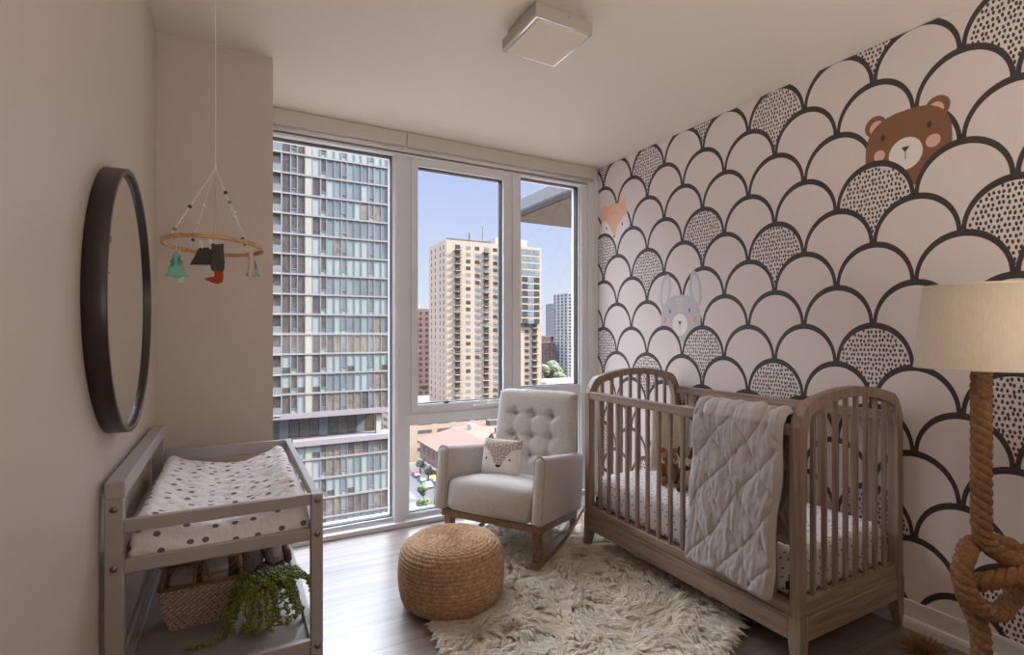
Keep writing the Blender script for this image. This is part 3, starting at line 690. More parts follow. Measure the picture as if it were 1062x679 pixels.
# wooden base: tilted seat frame, legs, curved runners
g = G(); g.rbox(.03, .62, -.318, -.295, .240, .277, r=.003); g.rbox(.03, .62, .310, .333, .240, .277, r=.003); g.rbox(.03, .055, -.30, .32, .240, .277, r=.003); g.rbox(.60, .62, -.30, .32, .240, .277, r=.003)
g.go('seat_frame', M_chairwood, t, False, False, fn=T)
for s in (1, -1):
    yc = s * .290 + .008
    def runner(x): return .030 + .30 * (x - .20) ** 2 * (1.0 if x > .2 else .9)
    xs = [.03 + i * (.80 - .03) / 24 for i in range(25)]
    V = []
    for x in xs:
        zc = runner(x); th = .034 if x < .7 else .034 - (x - .7) * .14
        V += [(x, yc - .021, zc), (x, yc + .021, zc), (x, yc + .021, zc + th), (x, yc - .021, zc + th)]
    F = [(0, 1, 2, 3), tuple(96 + i for i in (3, 2, 1, 0))]
    for k in range(24):
        for i in range(4): F.append((k * 4 + i, k * 4 + 4 + i, k * 4 + 4 + (i + 1) % 4, k * 4 + (i + 1) % 4))
    ru = mk('runner', V, F, M_chairwood, t, False, False)
    for (xa, xb, w_) in ((.065, .085, .024), (.60, .635, .022)):
        za = T((xa, 0, .24)).z; zb = runner(xb) + .03
        V = []
        for (x, z, w2) in ((xa, za, w_ * 1.25), (xb, zb, w_)): V += [(x - w2, yc - .018, z), (x + w2, yc - .018, z), (x + w2, yc + .018, z), (x - w2, yc + .018, z)]
        mk('leg', V, [(0, 1, 2, 3), (7, 6, 5, 4), (0, 4, 5, 1), (1, 5, 6, 2), (2, 6, 7, 3), (3, 7, 4, 0)], M_chairwood, t, False, False)
    # curved bracket joining leg to frame
    V = []
    for k in range(9):
        x = .07 + .55 * k / 8; z = T((x, 0, .242)).z; dz = .004 + .045 * abs(2 * k / 8 - 1) ** 3
        V += [(x, yc - .012, z), (x, yc + .012, z), (x, yc + .012, z - dz), (x, yc - .012, z - dz)]
    F = [(0, 1, 2, 3), (35, 34, 33, 32)] + [(k * 4 + i, k * 4 + 4 + i, k * 4 + 4 + (i + 1) % 4, k * 4 + (i + 1) % 4) for k in range(8) for i in range(4)]
    mk('bracket', V, F, M_chairwood, t, False, False)

# ---- fox face cushion on the chair
M_foxw = mat('cushion_cream_felt', srgb(226, 220, 212), .9, bump=.2, bump_s=200)
M_foxg = dots_mat('cushion_taupe_dotted', srgb(172, 158, 146), srgb(240, 236, 230), 44, .17, .5)
M_foxk = mat('cushion_black_felt', srgb(30, 26, 26), .8, bump=.1)
ca = CA - R(90) + R(4)
cl = Vector(CH) + Matrix.Rotation(CA, 3, 'Z') @ Vector((.335, .085, 0)); cl.z = .425
t = thing('fox_cushion', 'small cream and taupe fox face cushion on the grey rocking armchair', 'cushion', cl, ca)
CW, CHh, CT = .265, .232, .095; tilt = R(-16)
def ctrans(p): return Matrix.Rotation(tilt, 3, 'X') @ (p) + Vector((0, 0, CHh / 2 + .002))
g = G(); cushion(g, (0, 0, 0), CW, CHh, CT, corner=4, n=40)
mi = []
for f in g.f:
    c = sum((Vector(g.v[i]) for i in f), Vector()) / len(f)
    u, v = c.x / CW * 2, c.z / CHh * 2
    lim = .38 - .95 * math.exp(-(u / .42) ** 2) + .12 * abs(u)
    mi.append(1 if (v > lim or c.y > .004) else 0)
g.m = mi
cb = g.go('body', [M_foxw, M_foxg], t, True, False, fn=ctrans)
def csurf(u, v): f = (1 - abs(u) ** 4) * (1 - abs(v) ** 4); return Vector((u * CW / 2, -CT / 2 * f ** .5 - .001, v * CHh / 2))
for u in (-.66, .56):
    g = G(); g.ball(ctrans(csurf(u, -.12)), (.0065, .003, .0075), 2); g.go('eye', M_foxk, cb, True, False)
V = [ctrans(csurf(-.14, -.42) + Vector((0, -.001, 0))), ctrans(csurf(.14, -.42) + Vector((0, -.001, 0)))] + [ctrans(csurf(.14 * cos(a), -.42 - .13 * sin(a)) + Vector((0, -.0015, 0))) for a in [i * pi / 8 for i in range(1, 8)]]
V2 = [v + Vector((0, .003, 0)) for v in V]; n = len(V)
g = G(); order = [0] + list(range(8, 1, -1)) + [1]
g.add([V[i] for i in order] + [V2[i] for i in order], [tuple(range(n - 1, -1, -1)), tuple(range(n, 2 * n))] + [(i, (i + 1) % n, n + (i + 1) % n, n + i) for i in range(n)]); g.go('nose', M_foxk, cb, False, False)
for s in (-1, 1):
    g = G(); g.prism([(s * .118, .103), (s * .066, .108), (s * .088, .146)], 1, -.008, .008)
    g.go('ear', M_foxg, cb, False, False, fn=ctrans)

# ---------------------------------------------------------------- jute pouf
t = thing('pouf', 'round braided jute pouf on the floor in front of the rocking armchair', 'pouf', (.960, 2.395, 0))
prof = []
Hh, Rm = .325, .256
NB = 240
def pr(s):     # s 0..1 from top centre to bottom centre
    pts = [(0, Hh), (.10, Hh - .002), (.19, Hh - .014), (.235, Hh - .045), (.252, Hh - .095), (Rm, Hh - .155), (.253, .10), (.238, .045), (.20, .012), (.15, .002), (0, 0)]
    n = len(pts) - 1; x = s * n; i = min(int(x), n - 1); f = x - i
    P0, P1, P2, P3 = pts[max(i - 1, 0)], pts[i], pts[i + 1], pts[min(i + 2, n)]
    def cr_(a, b, c, d): return .5 * (2 * b + (c - a) * f + (2 * a - 5 * b + 4 * c - d) * f * f + (3 * b - a - 3 * c + d) * f ** 3)
    return max(0, cr_(P0[0], P1[0], P2[0], P3[0])), cr_(P0[1], P1[1], P2[1], P3[1])
samples = [pr(i / 400) for i in range(401)]
acc = [0]
for a, b in zip(samples, samples[1:]): acc.append(acc[-1] + math.hypot(b[0] - a[0], b[1] - a[1]))
g = G(); V = []; SEG = 200; pitch = .0185; nn = int(acc[-1] / pitch * 9)
k = 0
for q in range(nn + 1):
    L = acc[-1] * q / nn
    while k < 399 and acc[k + 1] < L: k += 1
    f = (L - acc[k]) / max(1e-9, acc[k + 1] - acc[k]); r_ = samples[k][0] * (1 - f) + samples[k + 1][0] * f; z_ = samples[k][1] * (1 - f) + samples[k + 1][1] * f
    tx, tz = samples[k + 1][0] - samples[k][0], samples[k + 1][1] - samples[k][1]; l = math.hypot(tx, tz); nx, nz = -tz / l, tx / l
    nx, nz = (-nx, -nz) if (nx < 0 and r_ > .2) or (r_ <= .2 and ((z_ > .15) != (nz > 0))) else (nx, nz)
    for a in range(SEG):
        th = 2 * pi * a / SEG
        Ls = L + pitch * a / SEG     # spiral
        ph = (Ls / pitch) % 1; row = int(Ls / pitch)
        braid = abs(sin(pi * ph)) ** .6
        tw = .55 + .45 * sin(th * max(6, int(r_ * 2 * pi / .027)) + (pi if row % 2 else 0) + ph * 3)
        d = .0062 * braid * (.25 + .75 * tw) + .004 * noise.noise(Vector((cos(th) * 5, sin(th) * 5, L * 12)))
        bulge = 1 + .012 * sin(th * 2 + 1) * (1 if z_ < .28 else .3)
        V.append(((r_ * bulge + nx * d) * cos(th), (r_ * bulge + nx * d) * sin(th), max(.001, z_ + nz * d)))
F = [(q * SEG + a, (q + 1) * SEG + a, (q + 1) * SEG + (a + 1) % SEG, q * SEG + (a + 1) % SEG) for q in range(nn) for a in range(SEG)]
mk('woven_body', V, F, M_jute, t, True, False)

# ---------------------------------------------------------------- sheepskin rug
M_fur = wool_mat('cream_wool', srgb(255, 249, 238))
M_hide = mat('rug_backing', srgb(240, 228, 204), .9, noise_s=30, noise_a=.1, bump=.3)
RUG = [(.82, 2.14), (.80, 2.00), (.90, 1.84), (.98, 1.66), (1.12, 1.50), (1.34, 1.42), (1.56, 1.45), (1.72, 1.46), (1.86, 1.52), (1.97, 1.60), (2.10, 1.66), (2.22, 1.80), (2.34, 2.05), (2.46, 2.38), (2.44, 2.70), (2.32, 2.92), (2.05, 3.02), (1.72, 3.08), (1.40, 3.04), (1.14, 2.94), (.98, 2.72), (.90, 2.46), (.86, 2.30)]
def inside(p, poly):
    c = False
    for i in range(len(poly)):
        a, b = poly[i - 1], poly[i]
        if (a[1] > p[1]) != (b[1] > p[1]) and p[0] < (b[0] - a[0]) * (p[1] - a[1]) / (b[1] - a[1]) + a[0]: c = not c
    return c
def edge_d(p, poly):
    m = 9; 
    for i in range(len(poly)):
        a, b = Vector(poly[i - 1]), Vector(poly[i]); ab = b - a; t_ = max(0, min(1, (Vector(p) - a).dot(ab) / ab.length_squared)); m = min(m, (a + ab * t_ - Vector(p)).length)
    return m
t = thing('sheepskin_rug', 'large shaggy cream sheepskin rug on the floor under chair and crib', 'rug', (1.6, 2.25, 0))
g = G(); g.prism(RUG, 2, .001, .012); g.go('backing', M_hide, t)
fr = random.Random(11); V = []; F = []
nl = 0
POUF = Vector((.966, 2.414))
CHM = Matrix.Rotation(-CA, 3, 'Z')
while nl < 9500:
    p = (fr.uniform(.78, 2.48), fr.uniform(1.40, 3.1))
    if not inside(p, RUG): continue
    if (Vector(p) - POUF).length < .20: continue
    # sparser where hidden behind the crib base or under the chair
    nl += 1
    e = edge_d(p, RUG)
    fl_ = noise.noise(Vector((p[0] * 2.6, p[1] * 2.6, 0))) * 3.2 + noise.noise(Vector((p[0] * 9, p[1] * 9, 4))) * 1.6 - 1.2
    d = Vector((cos(fl_), sin(fl_), 0))
    if e < .12:
        cpt = Vector((1.62, 2.25)); o2 = (Vector(p) - cpt).normalized(); d = (d * (e / .12) * .6 + Vector((o2.x, o2.y, 0)) * 1.1).normalized()
    ln = fr.uniform(.065, .11); up = fr.uniform(.25, .68) * (.6 + .8 * (noise.noise(Vector((p[0] * 6, p[1] * 6, 9))) + .5)); up = max(.22, min(1.0, up))
    if (Vector(p) - POUF).length < .32: up *= .35; ln *= .8
    q_ = CHM @ (Vector((p[0], p[1], 0)) - Vector(CH))
    if -.06 < q_.x < .86 and min(abs(q_.y - .298), abs(q_.y + .282)) < .075: up *= .3; ln *= .75
    if abs(p[0] - 1.94) < .09 and abs(p[1] - 2.57) < .09: up *= .4; ln *= .8
    side = Vector((-d.y, d.x, 0)); curl = fr.uniform(-.35, .35)
    for s in range(8):
        a = 2 * pi * s / 8 + fr.random(); rr_ = fr.uniform(.006, .017)
        root = Vector((p[0] + rr_ * cos(a), p[1] + rr_ * sin(a), .008)); w = fr.uniform(.0036, .0064); w_dir = side * cos(a) + Vector((0, 0, 1)) * sin(a) * .8 + d * .2
        tip = Vector((p[0], p[1], .01)) + d * ln * (1.1 - .45 * up) * fr.uniform(.8, 1.12) + side * ln * curl + Vector((fr.uniform(-.006, .006), fr.uniform(-.006, .006), .012 + ln * up * .30))
        m1 = root.lerp(tip, .33) + Vector((0, 0, ln * up * .42)) ; m2 = root.lerp(tip, .70) + Vector((0, 0, ln * up * .38)) + side * ln * curl * .25 + Vector((cos(a), sin(a), 0)) * .003
        b = len(V)
        for q, ww in ((root, w), (m1, w), (m2, w * .8)): V.append(q - w_dir * ww); V.append(q + w_dir * ww)
        V.append(tip)
        F += [(b, b + 1, b + 3, b + 2), (b + 2, b + 3, b + 5, b + 4), (b + 4, b + 5, b + 6)]
o = mk('wool', V, F, M_fur, t, True, True, kind='stuff')
# ---------------------------------------------------------------- rope floor lamp
LP = Vector((2.171, .756, 0))
t = lamp = thing('rope_floor_lamp', 'knotted thick rope floor lamp with cream drum shade by the mural', 'floor lamp', LP)
def spline(pts, n=10):
    pts = [Vector(p) for p in pts]; out = []
    for i in range(len(pts) - 1):
        a, b, c, d = pts[max(i - 1, 0)], pts[i], pts[i + 1], pts[min(i + 2, len(pts) - 1)]
        for k in range(n):
            f = k / n; out.append(.5 * (2 * b + (c - a) * f + (2 * a - 5 * b + 4 * c - d) * f * f + (3 * b - a - 3 * c + d) * f ** 3))
    return out + [pts[-1]]
def rope(g, pts, Rr, strands=3, pitch=.090, step=.005):
    # resample
    out = [pts[0]]; acc = 0
    for a, b in zip(pts, pts[1:]):
        L = (b - a).length; s = step - acc
        while s <= L: out.append(a.lerp(b, s / L)); s += step
        acc = (acc + L) % step if L else acc
    P = out; n = len(P)
    T_ = [(P[min(i + 1, n - 1)] - P[max(i - 1, 0)]).normalized() for i in range(n)]
    N = Vector((1, 0, 0)) if abs(T_[0].x) < .9 else Vector((0, 1, 0)); rows = [[] for _ in range(strands)]
    for i in range(n):
        N = (N - T_[i] * N.dot(T_[i])).normalized(); B = T_[i].cross(N)
        for s in range(strands):
            a = 2 * pi * (s / strands) - 2 * pi * i * step / pitch
            rows[s].append(P[i] + (N * cos(a) + B * sin(a)) * Rr * .50)
    for s in range(strands): g.tube(rows[s], Rr * .54, 9)
# basis of the picture-parallel plane at the lamp, so the knot is laid out in real metres
Rv = Vector((cos(R(28.5)), -sin(R(28.5)), 0)); Fv = Vector((sin(R(28.5)), cos(R(28.5)), 0))
def K(a, z, d=0): return Rv * a + Fv * d + Vector((0, 0, z))      # local to the lamp
RR = .029
top = [K(0, 1.24), K(0, 1.05), K(0, .90), K(0, .74), K(.002, .685), K(.020, .635, .0), K(.055, .605, -.012), K(.085, .590, -.02), K(.125, .575, -.01), K(.155, .54, .0), K(.160, .51, .015),
       K(.145, .475, .02), K(.10, .435, .01), K(.04, .420, -.02), K(-.025, .440, -.03), K(-.068, .485, -.03), K(-.084, .545, -.02), K(-.055, .602, -.005), K(.0, .615, .04), K(.06, .625, .05), K(.12, .615, .03), K(.15, .57, -.04), K(.125, .572, -.06), K(.06, .553, -.055), K(-.008, .520, -.02), K(-.028, .475, .03), K(-.008, .42, .035), K(0, .36, .01), K(0, .30), K(0, .18), K(0, .03)]
g = G(); rope(g, spline(top, 12), RR); g.go('rope_pole', M_rope, t, True, False)
g = G(); g.lathe([(0, 0), (.14, 0), (.145, .006), (.145, .018), (.138, .026), (.04, .030), (.034, .04), (0, .04)], seg=56); g.go('base', M_dark, t, True, False)
zb, zt = 1.212, 1.487
g = G(); g.lathe([(.178, zb), (.152, zt), (.150, zt), (.176, zb), (.178, zb)], seg=96); sh = g.go('lamp_shade', M_shade, t, True, False)
for z, r_ in ((zb + .003, .1782), (zt - .003, .1525)):
    g = G(); g.lathe([(r_ - .001, z - .004), (r_ + .0008, z - .003), (r_ + .0008, z + .003), (r_ - .001, z + .004)], seg=96); g.go('trim', M_shade, sh, True, False)
g = G(); g.tube([(0, 0, 1.23), (0, 0, 1.30)], .02, 16); 
for k in range(3): a = 2 * pi * k / 3; g.tube([(0, 0, 1.46), (.150 * cos(a), .150 * sin(a), 1.475)], .003, 6)
g.tube([(0, 0, 1.23), (0, 0, 1.47)], .006, 8); g.go('socket', M_gasket, t, True, False)
g = G(); g.ball((0, 0, 1.345), (.030, .030, .038), 3); g.go('bulb', mat('frosted_bulb', srgb(240, 236, 228), .3, bump=.01), t, True, False)

# frayed brown rope end and grey threads on the floor by the mural wall
t = None
g = G(); fr2 = random.Random(4)
c = Vector((2.49, 1.05, 0))
for k in range(420):
    a = fr2.uniform(0, 2 * pi); b = fr2.uniform(.1, 1); ln = fr2.uniform(.04, .085)
    d = Vector((cos(a) * b, sin(a) * b, fr2.uniform(.25, .9))).normalized()
    root = c + Vector((cos(a) * .02, sin(a) * .02, .014)); tip = root + d * ln; tip.z = max(.004, tip.z - .02 * b); tip += Vector((fr2.uniform(-.02, .02), fr2.uniform(-.02, .02), 0))
    g.tube([root, root.lerp(tip, .5) + Vector((0, 0, .008)), tip], [.0022, .0018, .0006], 4)
rope(g, [c + Vector((.0, -.0, .024)), c + Vector((-.02, -.10, .024)), c + Vector((-.06, -.19, .024))], .021)
o = g.go('frayed_rope_tail', M_rope, None, True); props(o, 'frayed brown rope end fanning out on the floor by the lamp', 'rope end')
g = G()
for k in range(5):
    a0 = fr2.uniform(0, 6); pts = [Vector((2.58 + .045 * cos(a0 + q * .7) + q * .004, .985 + .03 * sin(a0 + q * .8 + k) - .006 * k, .005 + .010 * abs(sin(q * .9 + k)))) for q in range(9)]
    g.tube(spline(pts, 4), .0016, 5)
o = g.go('loose_threads', mat('grey_thread', srgb(150, 142, 134), .9, bump=.02), None, True); props(o, 'loose tangle of pale grey threads on the floor against the baseboard', 'threads')

# ---------------------------------------------------------------- felt baby mobile
MC = Vector((-.052, 1.98, 1.618))
t = thing('baby_mobile', 'felt forest baby mobile on a wooden ring hung from the ceiling', 'mobile', MC)
M_ring = wood_mat('mobile_ring_wood', srgb(160, 118, 76), srgb(206, 166, 118), 0, 2, .45)
M_str = mat('white_string', srgb(232, 228, 222), .8, bump=.02)
M_teal = mat('teal_felt', srgb(128, 190, 164), .95, noise_s=300, noise_a=.1, bump=.3, bump_s=500)
M_char = mat('charcoal_felt', srgb(78, 72, 70), .95, noise_s=300, noise_a=.15, bump=.3, bump_s=500)
M_orng = mat('rust_felt', srgb(186, 72, 36), .95, noise_s=300, noise_a=.1, bump=.3, bump_s=500)
M_wfelt = mat('white_felt', srgb(226, 222, 216), .95, noise_s=300, noise_a=.05, bump=.3, bump_s=500)
M_pinkf = mat('pink_felt', srgb(216, 176, 162), .95, noise_s=300, noise_a=.05, bump=.3, bump_s=500)
RM = .145
# ring plane: right end a little lower, near edge a little higher
def ringp(a, r=RM): 
    x, y = r * cos(a), r * sin(a); return Vector((x, y, -.030 * x - .055 * y))
g = G(); n = 72
for k in range(n): pass
pts = [ringp(2 * pi * k / n) for k in range(n + 1)]
V = []; F = []
for k in range(n):
    a = 2 * pi * k / n
    for dr, dz in ((-.0045, -.006), (.0045, -.006), (.0045, .006), (-.0045, .006)): V.append(ringp(a, RM + dr) + Vector((0, 0, dz)))
F = [(k * 4 + i, k * 4 + (i + 1) % 4, ((k + 1) % n) * 4 + (i + 1) % 4, ((k + 1) % n) * 4 + i) for k in range(n) for i in range(4)]
mk('ring', V, F, M_ring, t, False, False)
apex = Vector((.004, 0, .258))
g = G(); g.tube([apex, (apex.x, 0, H - MC.z)], .0011, 5); g.tube([apex - Vector((0, 0, .004)), apex + Vector((0, 0, .018))], [.004, .0022], 8)
att = [R(200), R(235), R(-38), R(-8)]
att = [R(217), R(122), R(311), R(43)]
for a in att: g.tube([apex, ringp(a)], .0014, 5)
g.tube([apex, Vector((.004, 0, -.01))], .0011, 5)
g.tube([apex, Vector((.004, 0, .0))], .0011, 5)
g.go('string', M_str, t, False, False)
BC = [M_char, mat('grey_bead', srgb(120, 130, 124), .5, bump=.02), M_wfelt, mat('pink_bead', srgb(222, 200, 190), .5, bump=.02)]
for a, ks in zip(att, ((.40, .58, .90), (.44, .66, .86), (.33, .46, .60), (.38, .55, .80, .87))):
    for q, kf in enumerate(ks):
        g = G(); g.ball(apex.lerp(ringp(a), kf), (.0062, .0062, .0062), 2); g.go('bead', BC[(q + int(a * 3)) % 4], t, True, False)
g = G(); g.tube([(.004, 0, H - MC.z - .004), (.004, 0, H - MC.z)], .010, 16); g.go('ceiling_hook', M_white, t, False, False)
def felt(name, c, poly, th, m, rz, sc, parts=()):
    """stuffed felt figure: outline (u, z) puffed on both sides, hung by a string from the ring"""
    cx_ = sum(p[0] for p in poly) / len(poly); cz_ = sum(p[1] for p in poly) / len(poly)
    def build(poly, th, m, nm, par, lab=None, off=0):
        n_ = len(poly); g = G(); cxx = sum(p[0] for p in poly) / n_; czz = sum(p[1] for p in poly) / n_; V = []; F = []
        rings = ((1, 0), (.93, .55), (.75, .85), (.45, 1.0))
        for sd in (1, -1):
            for k, (s_, d_) in enumerate(rings):
                for p in poly: V.append(Vector((cxx + (p[0] - cxx) * s_, sd * (th * d_ + off), czz + (p[1] - czz) * s_)))
            V.append(Vector((cxx, sd * (th * 1.02 + off), czz)))
        B = 4 * n_ + 1
        for s_ in (0, 1):
            o_ = s_ * B
            for k in range(3):
                for i in range(n_):
                    q = (o_ + k * n_ + i, o_ + k * n_ + (i + 1) % n_, o_ + (k + 1) * n_ + (i + 1) % n_, o_ + (k + 1) * n_ + i); F.append(q if s_ else q[::-1])
            for i in range(n_): q = (o_ + 3 * n_ + i, o_ + 3 * n_ + (i + 1) % n_, o_ + 4 * n_); F.append(q if s_ else q[::-1])
        for i in range(n_): F.append((i, (i + 1) % n_, B + (i + 1) % n_, B + i))
        g.add(V, F)
        Mz = Matrix.Rotation(rz, 3, 'Z')
        return g.go(nm, m, par, True, False, fn=lambda v: Mz @ (v * sc) + Vector(c))
    o = build(poly, th, m, name, t)
    for (nm, pl_, m2) in parts: build(pl_, th * .98, m2, nm, o, off=.0012 / sc)
    top = max(poly, key=lambda p: p[1]); return o
TREE = [(0, 1), (.16, .78), (.10, .74), (.26, .50), (.18, .46), (.34, .20), (.26, .16), (.46, -.12), (.20, -.10), (.16, -.16), (-.16, -.16), (-.20, -.10), (-.46, -.12), (-.26, .16), (-.34, .20), (-.18, .46), (-.26, .50), (-.10, .74), (-.16, .78)]
MT = [(-.62, 0), (-.42, .34), (-.30, .58), (-.2, .76), (-.12, .68), (-.04, .72), (.06, .66), (.16, .84), (.30, .60), (.45, .3), (.62, 0)]
MTC = [(-.34, .52), (-.22, .98), (-.16, .96), (-.04, .70), (-.08, .60), (-.18, .68)]
MTD = [(-.04, .66), (.12, 1.05), (.18, 1.05), (.34, .62), (.22, .56), (.12, .66)]
BEAR = [(-.30, 1.0), (-.22, 1.04), (-.12, 1.0), (.12, 1.0), (.22, 1.04), (.30, 1.0), (.28, .86), (.30, .5), (.34, .1), (.32, -.26), (.22, -.36), (.08, -.34), (.02, -.24), (-.04, -.34), (-.2, -.38), (-.32, -.28), (-.34, .1), (-.30, .5), (-.28, .86)]
FOX = [(-.05, .56), (.30, .56), (.36, .3), (.36, -.1), (.30, -.34), (.1, -.44), (-.2, -.40), (-.5, -.26), (-.78, -.16), (-.60, -.08), (-.30, -.10), (-.10, .0), (-.12, .3)]
BUN = [(-.2, -.5), (.2, -.5), (.24, -.2), (.16, .1), (.2, .4), (.14, .6), (.18, 1.0), (.04, 1.02), (.0, .66), (-.04, 1.02), (-.18, 1.0), (-.14, .6), (-.2, .4), (-.16, .1), (-.24, -.2)]
def W2(px, py): # metres right/up of the ring centre on the plane of the mobile
    return Rv * px + Vector((0, 0, py))
figs = [('felt_tree', W2(-.112, -.095) + Fv * -.02, TREE, M_teal, R(-10), .078, ()),
        ('felt_sheep', W2(-.134, -.090) + Fv * .03, BUN, M_wfelt, R(50), .062, ()),
        ('felt_mountain', W2(-.030, -.062) + Fv * .005, MT, M_char, R(-24), .084, (('snow_cap', MTC, M_wfelt), ('snow_cap', MTD, M_wfelt))),
        ('felt_bear', W2(.040, -.066) + Fv * -.05, BEAR, M_char, R(-20), .064, ()),
        ('felt_fox', W2(-.004, -.098) + Fv * .025, FOX, M_orng, R(-28), .058, ()),
        ('felt_tree', W2(.114, -.090) + Fv * .03, TREE, M_teal, R(30), .058, ()),
        ('felt_fawn', W2(.132, -.078) + Fv * -.02, BUN, M_pinkf, R(60), .056, ())]
for nm, c, poly, m, rz, sc, parts in figs:
    o = felt(nm, c, poly, .11, m, rz, sc, parts)
    top = max(p[1] for p in poly) * sc
    g = G(); g.tube([c + Vector((0, 0, top - .006)), Vector((c.x, c.y, max(.004 - .030 * c.x - .055 * c.y, c.z + top)))], .001, 5); g.go('string', M_str, o, False, False)

# ---------------------------------------------------------------- basket with cloth stacks on the shelf
ZS = .351
M_wick = mat('whitewashed_wicker', srgb(186, 160, 134), .85, noise_s=50, noise_a=.15, bump=.3, bump_s=150)
M_wickd = mat('brown_wicker', srgb(160, 122, 86), .8, noise_s=50, noise_a=.2, bump=.3, bump_s=150)
t = thing('wicker_basket', 'whitewashed wicker basket with brown rim and handle on the changing table shelf', 'basket', (-.09, 2.08, ZS))
BW0, BW1, BD0, BD1, BH = .178, .232, .125, .185, .150     # bottom / top widths and depths
def bpt(u, z, out=0):     # u 0..4 around the four sides
    f = z / BH; w = (BW0 + (BW1 - BW0) * f) / 2 + out; d = (BD0 + (BD1 - BD0) * f) / 2 + out
    k = int(u) % 4; s = u - int(u)
    c = [(-w, -d), (w, -d), (w, d), (-w, d)]; a, b = c[k], c[(k + 1) % 4]
    return Vector((a[0] + (b[0] - a[0]) * s, a[1] + (b[1] - a[1]) * s, z))
g = G(); NU = 4 * 60; NZ = 46; V = []; F = []
for side in (0, 1):
    for j in range(NZ + 1):
        for i in range(NU):
            u = i / 60; z = .004 + (BH - .004) * j / NZ
            hor = (u % 1) * (.20 if int(u) % 2 == 0 else .155)
            # slanted overlapping strips
            q = (hor + z * 1.15) / .020; row = z / .0165
            w_ = (abs(sin(pi * (q + .5 * (int(row) % 2)))) ** .5) * .003 + (abs(sin(pi * row)) ** .6) * .0022 if z > .014 else .003 * abs(sin(hor * 700))
            out = (w_ if side == 0 else -.006)
            V.append(bpt(u, z, out))
B = (NZ + 1) * NU
for j in range(NZ):
    for i in range(NU):
        a = (j * NU + i, j * NU + (i + 1) % NU, (j + 1) * NU + (i + 1) % NU, (j + 1) * NU + i); F.append(a); F.append(tuple(B + q for q in a[::-1]))
F += [(NZ * NU + i, NZ * NU + (i + 1) % NU, B + NZ * NU + (i + 1) % NU, B + NZ * NU + i) for i in range(NU)]
mi = []
for f in F:
    v = V[f[0]]; hor = 0
    mi.append(0)
g.add(V, F); g.box(-BW0 / 2, BW0 / 2, -BD0 / 2, BD0 / 2, .0, .008)
# darker lines between the woven strips
mw = bpy.data.materials.new('woven_strips'); mw.use_nodes = True; n_ = mw.node_tree; b_ = n_.nodes['Principled BSDF']; b_.inputs['Roughness'].default_value = .85
tcn = n_.nodes.new('ShaderNodeTexCoord'); sep = n_.nodes.new('ShaderNodeSeparateXYZ'); n_.links.new(tcn.outputs['Object'], sep.inputs[0])
ad1 = n_.nodes.new('ShaderNodeMath'); ad1.operation = 'ADD'; n_.links.new(sep.outputs['X'], ad1.inputs[0]); n_.links.new(sep.outputs['Y'], ad1.inputs[1])
cmb = n_.nodes.new('ShaderNodeCombineXYZ'); n_.links.new(ad1.outputs[0], cmb.inputs[0]); n_.links.new(sep.outputs['Z'], cmb.inputs[1])
mpn = n_.nodes.new('ShaderNodeMapping'); mpn.inputs['Rotation'].default_value = (0, 0, R(-42)); n_.links.new(cmb.outputs[0], mpn.inputs[0])
brk = n_.nodes.new('ShaderNodeTexBrick'); brk.inputs['Scale'].default_value = 1; brk.inputs['Brick Width'].default_value = .036; brk.inputs['Row Height'].default_value = .0135; brk.inputs['Mortar Size'].default_value = .0011
brk.inputs['Color1'].default_value = srgb(222, 202, 186); brk.inputs['Color2'].default_value = srgb(206, 184, 166); brk.inputs['Mortar'].default_value = srgb(120, 92, 70)
n_.links.new(mpn.outputs[0], brk.inputs['Vector']); n_.links.new(brk.outputs['Color'], b_.inputs['Base Color'])
g.go('woven_body', mw, t, False, False)
g = G(); rim = [bpt(u / 40, BH, .002) for u in range(160)] ; 
g.tube([bpt(0, BH), bpt(1, BH)], .006, 8); g.tube([bpt(1, BH), bpt(2, BH)], .006, 8); g.tube([bpt(2, BH), bpt(3, BH)], .006, 8); g.tube([bpt(3, BH), bpt(0, BH)], .006, 8)
g.go('rim', M_wickd, t, True, False)
g = G()
for s in (-1,):
    y = s * BD1 / 2; g.tube(spline([(-.022, y, BH - .01), (-.018, y, BH + .03), (-.012, y + .006, BH + .085), (-.002, y + .010, BH + .098), (.010, y + .006, BH + .085), (.024, y, BH + .02), (.032, y, BH - .008)], 6), .0042, 8)
g.tube(spline([(-.022, BD1 / 2, BH - .01), (-.016, BD1 / 2, BH + .05), (0, BD1 / 2 - .004, BH + .09), (.016, BD1 / 2, BH + .05), (.022, BD1 / 2, BH - .01)], 6), .0042, 8)
g.go('handle', M_wickd, t, True, False)
